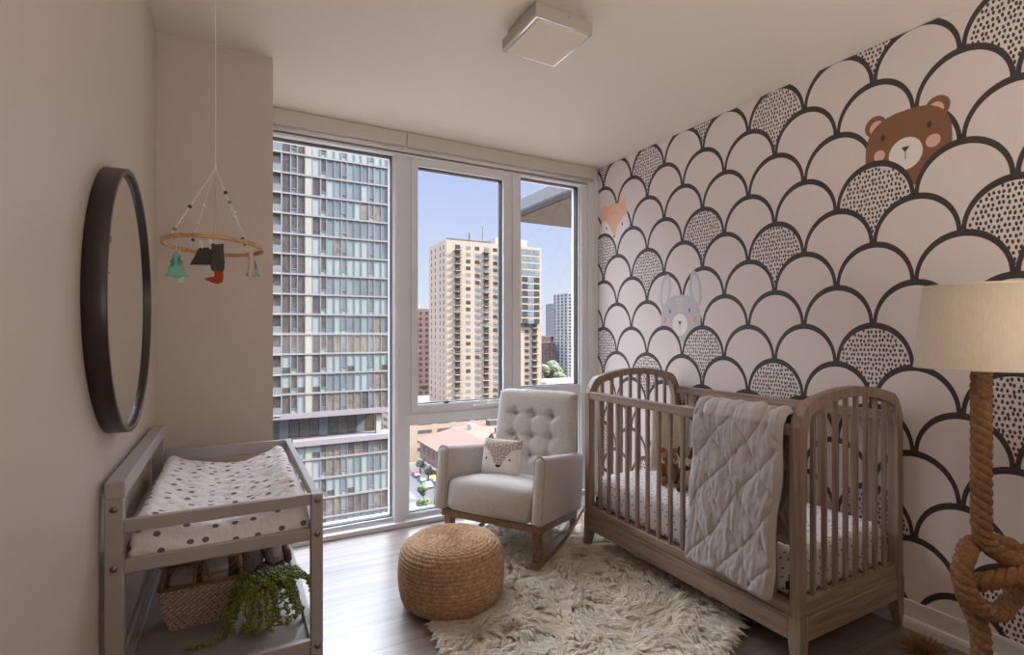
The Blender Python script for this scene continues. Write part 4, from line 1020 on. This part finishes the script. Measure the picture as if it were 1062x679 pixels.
# side flaps: tall upright ends of the basket
g = G(); g.rbox(BW1 / 2 - .010, BW1 / 2 - .004, -.03, .055, BH - .01, BH + .045, r=.003); g.go('end_tab', M_wickd, t, False, False)
M_cloth = mat('folded_muslin', srgb(214, 204, 196), .9, noise_s=25, noise_a=.05, bump=.3, bump_s=120)
for k, (x, w, n_l, lb) in enumerate(((-.055, .088, 6, 'left stack of folded pale cloths standing in the wicker basket'), (.042, .090, 7, 'right stack of folded pale cloths standing in the wicker basket'))):
    t = thing('folded_cloths', lb, 'cloths', (-.09 + x, 2.08, ZS + .012), 0, 'folded cloths in the basket')
    for q in range(n_l):
        z0 = q * .024; dx = rnd.uniform(-.003, .003)
        V = []; F = []
        g = G(); bm = bmesh.new(); bmesh.ops.create_cube(bm, size=1); bmesh.ops.subdivide_edges(bm, edges=bm.edges[:], cuts=8, use_grid_fill=True)
        for v in bm.verts:
            p = Vector((v.co.x * (w - .012) + dx, v.co.y * .104, z0 + .0125 + v.co.z * .024)); p = rnd_box(p, (-(w - .012) / 2 + dx, -.052, z0), ((w - .012) / 2 + dx, .052, z0 + .0245), .0105)
            p.z += .0025 * noise.noise(Vector((p.x * 40, p.y * 30, q * 3 + k))); v.co = p
        g.bm(bm); g.go('cloth', M_cloth, t, True, False)

# ---------------------------------------------------------------- trailing plant in a white pot
PP = Vector((.088, 1.925, ZS))
t = thing('trailing_plant', 'trailing green succulent in a small white pot on the changing table shelf', 'plant', PP)
g = G(); g.lathe([(0, 0), (.034, 0), (.037, .004), (.047, .112), (.048, .118), (.044, .118), (.042, .105), (0, .102)], seg=48); g.go('pot', M_white, t, True, False)
M_leaf = mat('succulent_leaf', srgb(126, 142, 56), .45, noise_s=30, noise_a=.35, bump=.02)
M_stem = mat('succulent_stem', srgb(96, 116, 52), .6, bump=.02)
pr_ = random.Random(21); gl = G(); gs = G()
def leafset(p, d, s):
    for q in range(5):
        a = pr_.uniform(0, 2 * pi); v = Vector((cos(a), sin(a), pr_.uniform(-.2, .8))).normalized(); c = p + v * s * .9
        bm = bmesh.new(); bmesh.ops.create_icosphere(bm, subdivisions=1, radius=1)
        Q = v.to_track_quat('X', 'Z').to_matrix()
        for w in bm.verts: w.co = Q @ Vector((w.co.x * s, w.co.y * s * .62, w.co.z * s * .40)) + c
        gl.bm(bm)
strands = []
dirs = [(-.30, -.40, 'long'), (-.12, -.35, 'm'), (.04, -.40, 'm'), (.12, -.32, 's'), (.38, -.1, 'm'), (.50, .06, 'l'), (.45, .2, 'm'), (.28, -.34, 'm'), (-.34, .0, 'm'), (-.26, -.2, 'm'), (-.2, .2, 's'), (.0, .3, 's'), (.2, .3, 's'), (.34, .3, 's'), (.42, -.25, 'm'), (.2, -.4, 's'), (-.05, -.42, 's'), (.46, .12, 'l'), (-.22, -.34, 's'), (.5, -.04, 'm'), (.36, .1, 's')]
for i, (dx, dy, kd) in enumerate(dirs + [(pr_.uniform(-.3, .42), pr_.uniform(-.3, .3), 'x') for _ in range(46)]):
    d = Vector((dx, dy, 0)); ln = {'long': 1.0, 'l': .5, 'm': .42, 's': .28, 'x': .22}[kd]
    p0 = Vector((dx * .08, dy * .08, .105)); r = ln
    if kd == 'x': pts = [p0, p0 + d * .06 + Vector((0, 0, .035)), p0 + d * .14 + Vector((0, 0, .045)), p0 + d * .22 + Vector((0, 0, .03))]
    elif kd == 'long': pts = [p0, p0 + Vector((-.035, -.03, .03)), p0 + Vector((-.075, -.04, -.02)), Vector((-.10, -.055, .03)), Vector((-.125, -.06, .010)), Vector((-.165, -.062, .010)), Vector((-.205, -.064, .012))]
    elif kd == 'l': pts = [p0, p0 + d * .10 + Vector((0, 0, .035)), p0 + d * .20 + Vector((0, 0, .02)), p0 + d * .26 + Vector((0, 0, -.03)), p0 + d * .29 + Vector((0, 0, -.07))]
    else:
        dn = d.normalized(); pts = [p0, p0 + dn * .035 + Vector((0, 0, .03)), p0 + dn * .060 + Vector((0, 0, .0)), p0 + dn * .072 + Vector((pr_.uniform(-.01, .01), 0, -.05)), p0 + dn * .078 + Vector((pr_.uniform(-.015, .015), 0, -.045 - ln * .10))]
    sp_ = spline(pts, 8); sp_ = [Vector((q.x, q.y, max(q.z, .008))) for q in sp_]
    gs.tube(sp_, .0012, 5)
    L = 0
    for a, b in zip(sp_, sp_[1:]):
        L += (b - a).length
        if L > .0068: L = 0; leafset(b, b - a, pr_.uniform(.0058, .0082))
gs.go('stem', M_stem, t, True, False); o = gl.go('foliage', M_leaf, t, True, False, kind='stuff')

# plush toys lying behind the plant on the shelf
plush('plush_elephant', (.06, 2.34, ZS), R(10), GR, GR, 'grey plush animal with a pale snout on the shelf behind the plant', 'plush toys on the shelf', snout=WH, h=.24)
plush('plush_bunny', (.165, 2.36, ZS), R(-30), WH, ('dusk', (110, 84, 84)), 'white plush animal with brown feet on the shelf behind the plant', 'plush toys on the shelf', ear='long', h=.20)
# ================================================================ outside the window: the city seen from a high floor
ZG = -46.0
def EX(r, g, b): return srgb(r * .49, g * .49, b * .49)  # outdoor colours darkened below natural, offsetting the brightened sky and sun
def stone(nm, c, a=.05, s=.3): return mat(nm, EX(*c), .8, noise_s=s, noise_a=a, bump=.05, bump_s=2)
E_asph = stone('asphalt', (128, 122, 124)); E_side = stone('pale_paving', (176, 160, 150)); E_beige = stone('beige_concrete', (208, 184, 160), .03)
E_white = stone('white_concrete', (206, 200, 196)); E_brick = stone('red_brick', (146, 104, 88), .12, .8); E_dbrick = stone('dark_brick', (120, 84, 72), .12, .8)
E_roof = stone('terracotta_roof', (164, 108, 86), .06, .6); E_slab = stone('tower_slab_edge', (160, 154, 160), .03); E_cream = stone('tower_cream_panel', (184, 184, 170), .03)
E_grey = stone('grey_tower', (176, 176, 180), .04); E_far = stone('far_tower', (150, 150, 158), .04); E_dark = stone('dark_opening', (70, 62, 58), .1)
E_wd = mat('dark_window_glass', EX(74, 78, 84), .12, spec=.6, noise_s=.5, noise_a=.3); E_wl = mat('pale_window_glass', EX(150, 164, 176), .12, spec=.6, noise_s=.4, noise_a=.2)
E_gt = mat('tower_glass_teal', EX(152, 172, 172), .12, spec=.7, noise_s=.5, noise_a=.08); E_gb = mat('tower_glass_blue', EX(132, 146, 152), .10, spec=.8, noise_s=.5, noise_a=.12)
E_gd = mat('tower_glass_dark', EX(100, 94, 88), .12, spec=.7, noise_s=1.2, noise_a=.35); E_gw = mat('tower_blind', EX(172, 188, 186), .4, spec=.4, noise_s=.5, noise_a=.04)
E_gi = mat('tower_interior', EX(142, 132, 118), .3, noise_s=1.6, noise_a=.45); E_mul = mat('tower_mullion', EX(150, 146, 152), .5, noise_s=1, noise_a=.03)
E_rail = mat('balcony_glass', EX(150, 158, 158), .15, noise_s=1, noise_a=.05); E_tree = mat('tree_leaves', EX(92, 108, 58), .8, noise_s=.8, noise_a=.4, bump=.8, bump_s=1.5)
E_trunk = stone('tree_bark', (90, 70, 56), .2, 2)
g = G(); g.add([(-900, 12, ZG), (1500, 12, ZG), (1500, 2600, ZG), (-900, 2600, ZG)], [(0, 1, 2, 3)]); g.go('ground', E_side, None, kind=ST)
g = G(); g.box(43, 54.3, 60, 420, ZG + .02, ZG + .06); g.go('street', E_asph, None, kind=ST)
g = G(); g.box(-200, 43, 133, 146, ZG + .02, ZG + .06); g.go('street', E_asph, None, kind=ST)
# our own building: the slab of the neighbouring balcony above, right of the window
t = thing('balcony_slab', 'beige concrete balcony overhang outside, above the right window', 'balcony', (6.2, 5, 2.9))
g = G(); g.rbox(3.3, 9.5, 3.72, 6.40, 2.90, 3.10, r=.03); g.go('slab', stone('balcony_edge', (150, 150, 158), .02), t)
g = G(); g.rbox(3.42, 9.4, 3.72, 6.28, 2.885, 2.902, r=.004); g.go('soffit', stone('balcony_soffit', (196, 174, 148), .02), t)
def kid(nm, bl, m, par, lim=100):
    """bl: boxes, most visible first; the first `lim` become parts of their own, the rest one part"""
    for b in bl[:lim]: G().box(*b).go(nm, m, par)
    if len(bl) > lim:
        g = G(); [g.box(*b) for b in bl[lim:]]; g.go(nm, m, par, kind='stuff')
def kidm(nm, bl, mats, par, lim=100):
    for b, k in bl[:lim]: G().box(*b).go(nm, mats[k], par)
    if len(bl) > lim:
        g = G(); [g.box(*b, mi=k) for b, k in bl[lim:]]; g.go(nm, mats, par, kind='stuff')
# ---- glass tower across the way
er = random.Random(5); TY = 83.5
t = thing('glass_tower', 'tall glass apartment tower with lilac floor slabs filling the left window', 'building', (14, 92, ZG))
cols = [7.7, 8.69, 9.68, None, 11.92, 12.85, 14.01, 15.03, 15.93, 17.06, 18.12, 19.28, 20.14, 21.28, 22.32]
edges = [(6.44, 7.7), (7.7, 8.69), (8.69, 9.68), 'cream', (10.79, 11.92), (11.92, 12.85), (12.85, 14.01), (14.01, 15.03), (15.03, 15.93), (15.93, 17.06), (17.06, 18.12), (18.12, 19.28), (19.28, 20.14), (20.14, 21.28), (21.28, 22.32)]
G().box(-12, 22.1, TY + .5, TY + 24, -10.6, 45).go('core', E_gi, t); G().box(-12, 22.1, TY + .5, TY + 24, ZG, -15.2).go('core', E_gi, t); G().box(-12, 21, TY + 3.2, TY + 24, -15.6, -10.5).go('core', E_gi, t)
slabs = [];  bands = []; 
zs = [-10.97 + 3.0 * k for k in range(0, 18)]
low = [-15.0 - 3.05 * (k + 1) for k in range(0, 9)]
allf = [(z, z + 3.0) for z in zs] + [(z, z + 3.05) for z in low]
GM = [E_gt, E_gb, E_gd, E_gw, E_gi, E_mul, E_cream]
for fi, (z0, z1) in enumerate(allf):
    g = G(); style = er.choice(['pale', 'pale', 'mix', 'sky']) if z0 > 4 else er.choice(['mix', 'pale', 'room'])
    for ei, e in enumerate(edges):
        if e == 'cream': g.box(9.72, 10.75, TY + .02, TY + .3, z0 + .22, z1, 6); continue
        a, b = e; k = 0
        if ei < 3: k = 2 if (z0 > -3 or er.random() < .3) else 3
        elif ei < 6: k = er.choice([3, 3, 2]) if ei != 6 else 3
        else:
            k = {'pale': 3, 'mix': er.choice([3, 1, 4, 0]), 'sky': er.choice([1, 1, 0]), 'room': er.choice([4, 2, 4])}[style]
        if ei in (1, 5, 8, 12):      # operable sash: narrow, dark above a short sill pane
            g.box(a + .05, b - .05, TY + .12, TY + .30, z0 + .22, z0 + .85, 3 if k == 3 else 1); g.box(a + .12, b - .12, TY + .10, TY + .30, z0 + .95, z1 - .05, 2 if ei in (1, 5) else 1)
            g.box(a + .03, a + .12, TY, TY + .2, z0 + .2, z1, 5); g.box(b - .12, b - .03, TY, TY + .2, z0 + .2, z1, 5); g.box(a, b, TY, TY + .2, z0 + .85, z0 + .95, 5)
        else:
            if k == 3 and er.random() < .3 and z0 < 2:
                g.box(a + .04, b - .04, TY + .12, TY + .3, z0 + .22, z0 + 1.1, 2); g.box(a + .04, b - .04, TY + .12, TY + .3, z0 + 1.1, z1, 3)
            else: g.box(a + .04, b - .04, TY + .12, TY + .3, z0 + .22, z1, k)
        g.box(b - .05, b + .05, TY - .02, TY + .2, z0 + .2, z1, 5)
    g.box(9.66, 9.74, TY - .02, TY + .2, z0 + .2, z1, 5); g.box(10.74, 10.82, TY - .02, TY + .2, z0 + .2, z1, 5)
    g.box(-12, 6.3, TY + 1.2, TY + 1.3, z0 + .22, z1, 4)
    g.go('window_band', GM, t)
    G().box(4.0 if z0 > -12 else -12, 22.42, TY - .12, TY + .5, z0 - .03, z0 + .24).go('floor_slab', E_slab, t)
    if z0 > -12:
        g = G(); g.box(3.0, 6.42, TY - .3, TY + 1.2, z0 - .05, z0 + .2, 0); g.box(3.1, 6.4, TY - .28, TY - .22, z0 + .2, z0 + 1.25, 1); g.go('balcony', [E_cream, E_rail], t)
G().box(6.36, 6.56, TY - .1, TY + .4, -11, 43).go('fin', E_mul, t)
G().box(22.26, 22.44, TY - .1, TY + .5, -11, 43).go('fin', E_mul, t)
# set back storey with its terrace and the projecting ledge
g = G(); 
for k in range(14): g.box(2 + k * 1.45, 3.35 + k * 1.45, TY + 3.0, TY + 3.15, -15, -11.2, [2, 4, 2, 1][k % 4])
g.go('window_band', GM, t); G().box(-12, 23, TY - .6, TY + 3.4, -15.75, -14.95).go('ledge', E_slab, t); G().box(20.6, 21.4, TY + .6, TY + 1.4, -15, -10.9).go('column', E_white, t)
G().box(-12, 22.9, TY - .15, TY + 1.0, -11.55, -10.95).go('ledge', E_slab, t)
# ---- beige tower with balconies
t = thing('beige_tower', 'tall beige apartment tower with stacked balconies behind the middle window', 'building', (98, 205, -28))
BX, BY, BZ = 76.0, 195.4, 39.0
G().box(BX, 121, BY, 216, -28.2, BZ).go('wall', E_beige, t)
fl_h = 2.82; floors = [BZ - 3.4 - fl_h * k for k in range(23)]
wins = []; balc = []; sidew = []
colx = [(4.9, 'b'), (9.6, 'w'), (13.6, 'w'), (17.8, 'b'), (22.0, 'w'), (26.2, 'b'), (30.4, 'w')]
for z in floors:
    for c, k in colx:
        if k == 'w': wins.append(((BX + c - 1.0, BX + c + 1.0, BY - .06, BY + .1, z, z + 1.5), er.choice([0, 1, 1])))
        else: wins.append(((BX + c - 1.1, BX + c + 1.1, BY - .06, BY + .1, z - .5, z + 1.6), er.choice([0, 0, 1])))
kidm('window', wins, [E_wd, E_wl], t)
for z in floors:
    for c, k in colx:
        if k == 'b': balc.append((BX + c - 1.5, BX + c + 1.5, BY - 1.6, BY, z - .72, z - .5))
gb = []
for q, b in enumerate(balc):
    g = G(); g.box(*b, 0); x0, x1, y0, y1, z0, z1 = b
    g.box(x0, x1, y0 - .02, y0 + .05, z1 + .95, z1 + 1.05, 1)
    for k in range(7): xx = x0 + (x1 - x0) * k / 6; g.box(xx - .03, xx + .03, y0, y0 + .05, z1, z1 + 1.0, 1)
    g.go('balcony', [E_beige, E_dark], t)
for z in floors:
    for y in (BY + 2.6, BY + 6.6, BY + 12.4, BY + 17.0): sidew.append((BX - .06, BX + .1, y, y + 1.0, z - .1, z + 1.5))
kid('side_window', sidew, E_wd, t)
# top and glass corner on the right
gz = [BZ - 1.5 - 3.0 * k for k in range(11)]
G().box(BX + 33.6, 119.6, BY - 2.0, BY + 8, 5.5, 38.2).go('glass_bay', E_beige, t)
for z in gz:
    g = G()
    for k in range(3): x = BX + 34.0 + k * 3.0; g.box(x, x + 2.7, BY - 2.1, BY - 1.95, z - 2.2, z, 1 if z > 26 or k == 1 else 0)
    g.go('window_band', [E_wd, E_wl], t)
zz = [4.0 - 2.82 * k for k in range(11)]
kid('window', [(BX + 36.4, BX + 38.4, BY - .06, BY + .1, z, z + 1.5) for z in zz], E_wd, t); kid('window', [(BX + 40.2, BX + 42.6, BY - .06, BY + .1, z - .5, z + 1.6) for z in zz], E_wd, t)
kid('balcony', [(BX + 39.7, BX + 43.4, BY - 1.6, BY, z - .72, z - .5) for z in zz], E_beige, t)
G().box(BX + 24, BX + 40, BY + 4, BY + 16, BZ, BZ + 3.6).go('penthouse', E_white, t)
G().box(BX + .2, BX + 20, BY + .4, BY + .7, BZ, BZ + .7).go('parapet', E_dark, t)
for x, hgt in ((BX + 12.5, 4.5), (BX + 18.5, 8)):
    g = G(); g.tube([(x, BY + 5, BZ), (x, BY + 5, BZ + hgt)], .35 if hgt > 5 else .7, 8); g.go('vent_pipe', E_far, t)
# ---- parking garage
t = thing('parking_garage', 'low beige parking garage with dark slots behind the red brick building', 'building', (98, 200, ZG))
G().box(57, 150, 183, 236, ZG, -28.6).go('wall', E_beige, t)
G().box(57, 150, 183, 183.6, -28.7, -27.6).go('parapet', E_beige, t); G().box(57, 57.6, 183, 236, -28.7, -27.6).go('parapet', E_beige, t)
sl_ = []
for z in (-32.6, -35.8, -39.0, -42.2):
    for k in range(10): sl_.append((60 + k * 7.6, 65.4 + k * 7.6, 182.92, 183.2, z, z + 1.25))
kid('opening', sl_, E_dark, t); kid('side_opening', [(56.92, 57.2, 187 + k * 7, 192 + k * 7, z, z + 1.3) for z in (-32.6, -35.8, -39) for k in range(6)], E_dark, t)
# ---- red brick building with hipped roof
t = thing('brick_building', 'low red brick building with brown hipped roof beside the street', 'building', (75, 155, ZG))
G().box(58.5, 92, 124, 176, ZG, -36.6).go('wall', E_brick, t)
g = G(); V = [(57.6, 123, -36.6), (93, 123, -36.6), (93, 177, -36.6), (57.6, 177, -36.6), (68, 134, -31.6), (84, 134, -31.6), (84, 168, -31.6), (68, 168, -31.6)]
g.add(V, [(0, 1, 5, 4), (1, 2, 6, 5), (2, 3, 7, 6), (3, 0, 4, 7), (4, 5, 6, 7), (3, 2, 1, 0)]); g.go('roof', E_roof, t)
for x, y, a, b in ((71, 160, 2.2, 3), (76, 150, 3, 2), (80, 164, 3, 3), (73, 142, 2, 2)):
    G().box(x, x + a, y, y + b, -31.6, -29.8).go('roof_unit', E_dark if a > 2.5 else E_white, t)
kid('window', [(58.42, 58.6, 129 + k * 4.6, 131 + k * 4.6, z, z + 2.4) for z in (-44.5, -40.6) for k in range(10)], E_dark, t)
G().box(57.4, 58.5, 126, 176, -43.2, -42.9).go('awning', E_white, t)
# ---- further buildings
def tower(nm, lb, x0, x1, y0, y1, z1, m, win=None, dz=3.0, dx=3.6, ww=1.4, wh=1.5, side=True, m2=None):
    t = thing(nm, lb, 'building', ((x0 + x1) / 2, (y0 + y1) / 2, ZG)); G().box(x0, x1, y0, y1, ZG, z1).go('wall', m, t)
    bl = []; z = z1 - 3
    while z > ZG + 3:
        x = x0 + 1.2
        while x < x1 - 1.2 - ww + .6: bl.append((x, x + ww, y0 - .1, y0 + .1, z, z + wh)); x += dx
        if side:
            y = y0 + 2
            while y < y1 - 2: bl.append((x0 - .1, x0 + .1, y, y + ww, z, z + wh)); y += dx * 1.2
        z -= dz
    kid('window', bl, m2 or E_wd, t, 60); return t
tower('brick_tower', 'dark red brick apartment block left of the beige tower', 72, 96, 262, 290, 14, E_dbrick, dx=3.4)
tower('white_tower', 'pale high rise peeking over the dark brick block left of the beige tower', 92, 120, 360, 385, 22, E_white)
tower('white_tower', 'white ribbed tower at the right edge of the right window', 287, 330, 415, 440, 40, E_grey, dz=3.1, dx=5.4, ww=2.6, wh=1.9)
tower('grey_tower', 'distant grey blue stepped tower rising beyond the brick block', 372, 400, 560, 590, 40, E_far, dx=4, ww=2)
tower('white_tower', 'distant white tower in front of the grey blue stepped tower', 366, 394, 530, 544, 12, E_white, dx=4, ww=2)
tower('brick_block', 'distant reddish brick block above the trees in the right window', 290, 325, 450, 480, -2, E_brick, dx=4.4, ww=1.6)
tower('brick_block', 'darker brick block beside the beige tower in the right window', 262, 284, 432, 445, -8, E_dbrick, dx=4.4, ww=1.6)
def roofblk(nm, lb, *b, m=E_white):
    t = thing(nm, lb, 'building', ((b[0] + b[1]) / 2, (b[2] + b[3]) / 2, ZG)); G().box(*b).go('wall', m, t); G().box(b[0] + .6, b[1] - .6, b[2] + .6, b[3] - .6, b[5], b[5] + .7).go('roof', E_grey, t)
    kid('window', [(b[0] + 2 + 6 * k, b[0] + 5 + 6 * k, b[2] - .1, b[2] + .1, b[5] - 4, b[5] - 2) for k in range(4)], E_wd, t)
roofblk('low_building', 'low white flat roofed building below the trees in the right window', 200, 240, 330, 350, ZG, -36)
roofblk('low_building', 'low white shed to the right of the trees in the right window', 244, 300, 340, 356, ZG, -38, m=E_white)
roofblk('low_building', 'low brick and white shop by the beige tower in the right window', 176, 196, 310, 325, ZG, -34, m=E_brick)
roofblk('low_building', 'low pinkish building at the foot of the dark brick block', 66, 76, 238, 258, ZG, -22, m=E_beige)
# ---- trees
def tree(x, y, h, r, lb, grp, seed):
    t = thing('street_tree', lb, 'tree', (x, y, ZG), 0, grp); q = random.Random(seed)
    g = G(); g.tube([(0, 0, 0), (.1, 0, h * .35), (0, .1, h * .6)], [.25, .18, .1], 7); g.go('trunk', E_trunk, t, True, False)
    g = G()
    for k in range(14):
        a = q.uniform(0, 6.28); rr = q.uniform(0, r * .65); c = Vector((rr * cos(a), rr * sin(a), h * q.uniform(.45, .85))); s = r * q.uniform(.35, .6)
        bm = bmesh.new(); bmesh.ops.create_icosphere(bm, subdivisions=3, radius=1)
        for v in bm.verts: v.co = c + v.co * s * (1 + .28 * noise.noise(v.co * 2.3 + c))
        g.bm(bm)
    g.go('crown', E_tree, t, False, False)
tree(55.2, 158, 5, 1.5, 'small green street tree at the corner of the brick building', None, 1)
tree(55.9, 168, 5, 1.3, 'smaller green tree by the end wall of the brick building', None, 2)
tree(47.5, 140, 5, 1.6, 'green tree low on the left beside the glass tower', None, 3)
tree(42.2, 124, 6, 2.2, 'green tree at the lower corner of the left window', None, 4)
for k, (x, y, h, r) in enumerate([(246, 400, 17, 9), (262, 405, 19, 10), (286, 376, 14, 7), (240, 420, 16, 8), (292, 392, 10, 6), (226, 388, 14, 7), (306, 380, 9, 6), (250, 374, 12, 6)]): tree(x, y, h, r, 'leafy green park tree in the distant clump seen through the right window', 'park trees in the distance', 20 + k)
# ---- parked cars
def car(x, y, rz, c, lb, z=ZG + .06):
    t = thing('car', lb, 'car', (x, y, z), rz); m = mat('car_paint_%d_%d_%d' % c, srgb(*c), .25, spec=.6, noise_s=.5, noise_a=.03, coat=.5)
    prof = [(-2.15, .35), (-2.2, .7), (-2.05, .92), (-1.55, .98), (-1.1, 1.42), (.35, 1.46), (1.05, 1.0), (1.95, .86), (2.18, .66), (2.15, .35)]
    V = []
    for s, k in ((-.88, 1), (.88, 1)): V += [(p[0], s * (.86 if p[1] > 1.2 else 1), p[1]) for p in prof]
    n = len(prof); g = G(); g.add(V, [tuple(range(n)), tuple(range(2 * n - 1, n - 1, -1))] + [(i, n + i, n + (i + 1) % n, (i + 1) % n) for i in range(n)]); b = g.go('body', m, t, False, False)
    g = G(); V = []
    for s in (-.80, .80): V += [(p[0], s, p[1]) for p in ((-1.42, 1.02), (-1.04, 1.38), (.32, 1.41), (.92, 1.03))]
    for s in (-1, 1): g.box(-1.35, .85, s * .885 - .01, s * .885 + .01, 1.0, 1.30)
    g.add([(.42, -.7, 1.44), (.42, .7, 1.44), (1.04, .74, 1.03), (1.04, -.74, 1.03)], [(0, 1, 2, 3)]); g.go('windows', E_wd, b, False, False)
    for xx in (-1.35, 1.35):
        for s in (-1, 1): g = G(); g.tube([(xx, s * .72, .33), (xx, s * .92, .33)], .33, 16); g.go('wheel', E_dark, t, False, False)
car(53.2, 164.5, R(90), (96, 44, 50), 'dark red car parked at the kerb, farthest of the street row')
car(53.1, 158.0, R(90), (70, 84, 104), 'dark blue car parked at the kerb in the middle of the row')
car(53.0, 151.8, R(90), (214, 214, 216), 'white car parked at the kerb, partly hidden by the armchair')
for k, (x, y, c, lb) in enumerate([(60, 190, (70, 96, 150), 'blue car on the garage roof nearest its front corner'), (60.2, 197, (216, 218, 222), 'white car on the garage roof behind the blue one'), (60.4, 204, (60, 64, 76), 'dark car on the garage roof behind the white one'), (60.4, 211, (90, 120, 170), 'light blue car on the garage roof at the far end')]): car(x, y, 0, c, lb, -28.58)
# orange cafe parasols by the small tree
for x, y, lb in ((55.7, 154.0, 'orange cafe parasol on the pavement nearest the small tree'), (55.7, 150.4, 'yellow orange cafe parasol on the pavement nearest the armchair')):
    t = thing('cafe_parasol', lb, 'parasol', (x, y, ZG)); g = G(); g.tube([(0, 0, 0), (0, 0, 2.6)], .05, 6); g.go('pole', E_white, t, False, False)
    g = G(); g.lathe([(0, 2.8), (.8, 2.45), (1.5, 2.1), (1.5, 1.95), (0, 2.6)], seg=8); g.go('canopy', mat('orange_canvas', srgb(216, 140, 66), .8, noise_s=2, noise_a=.1), t, False, False)
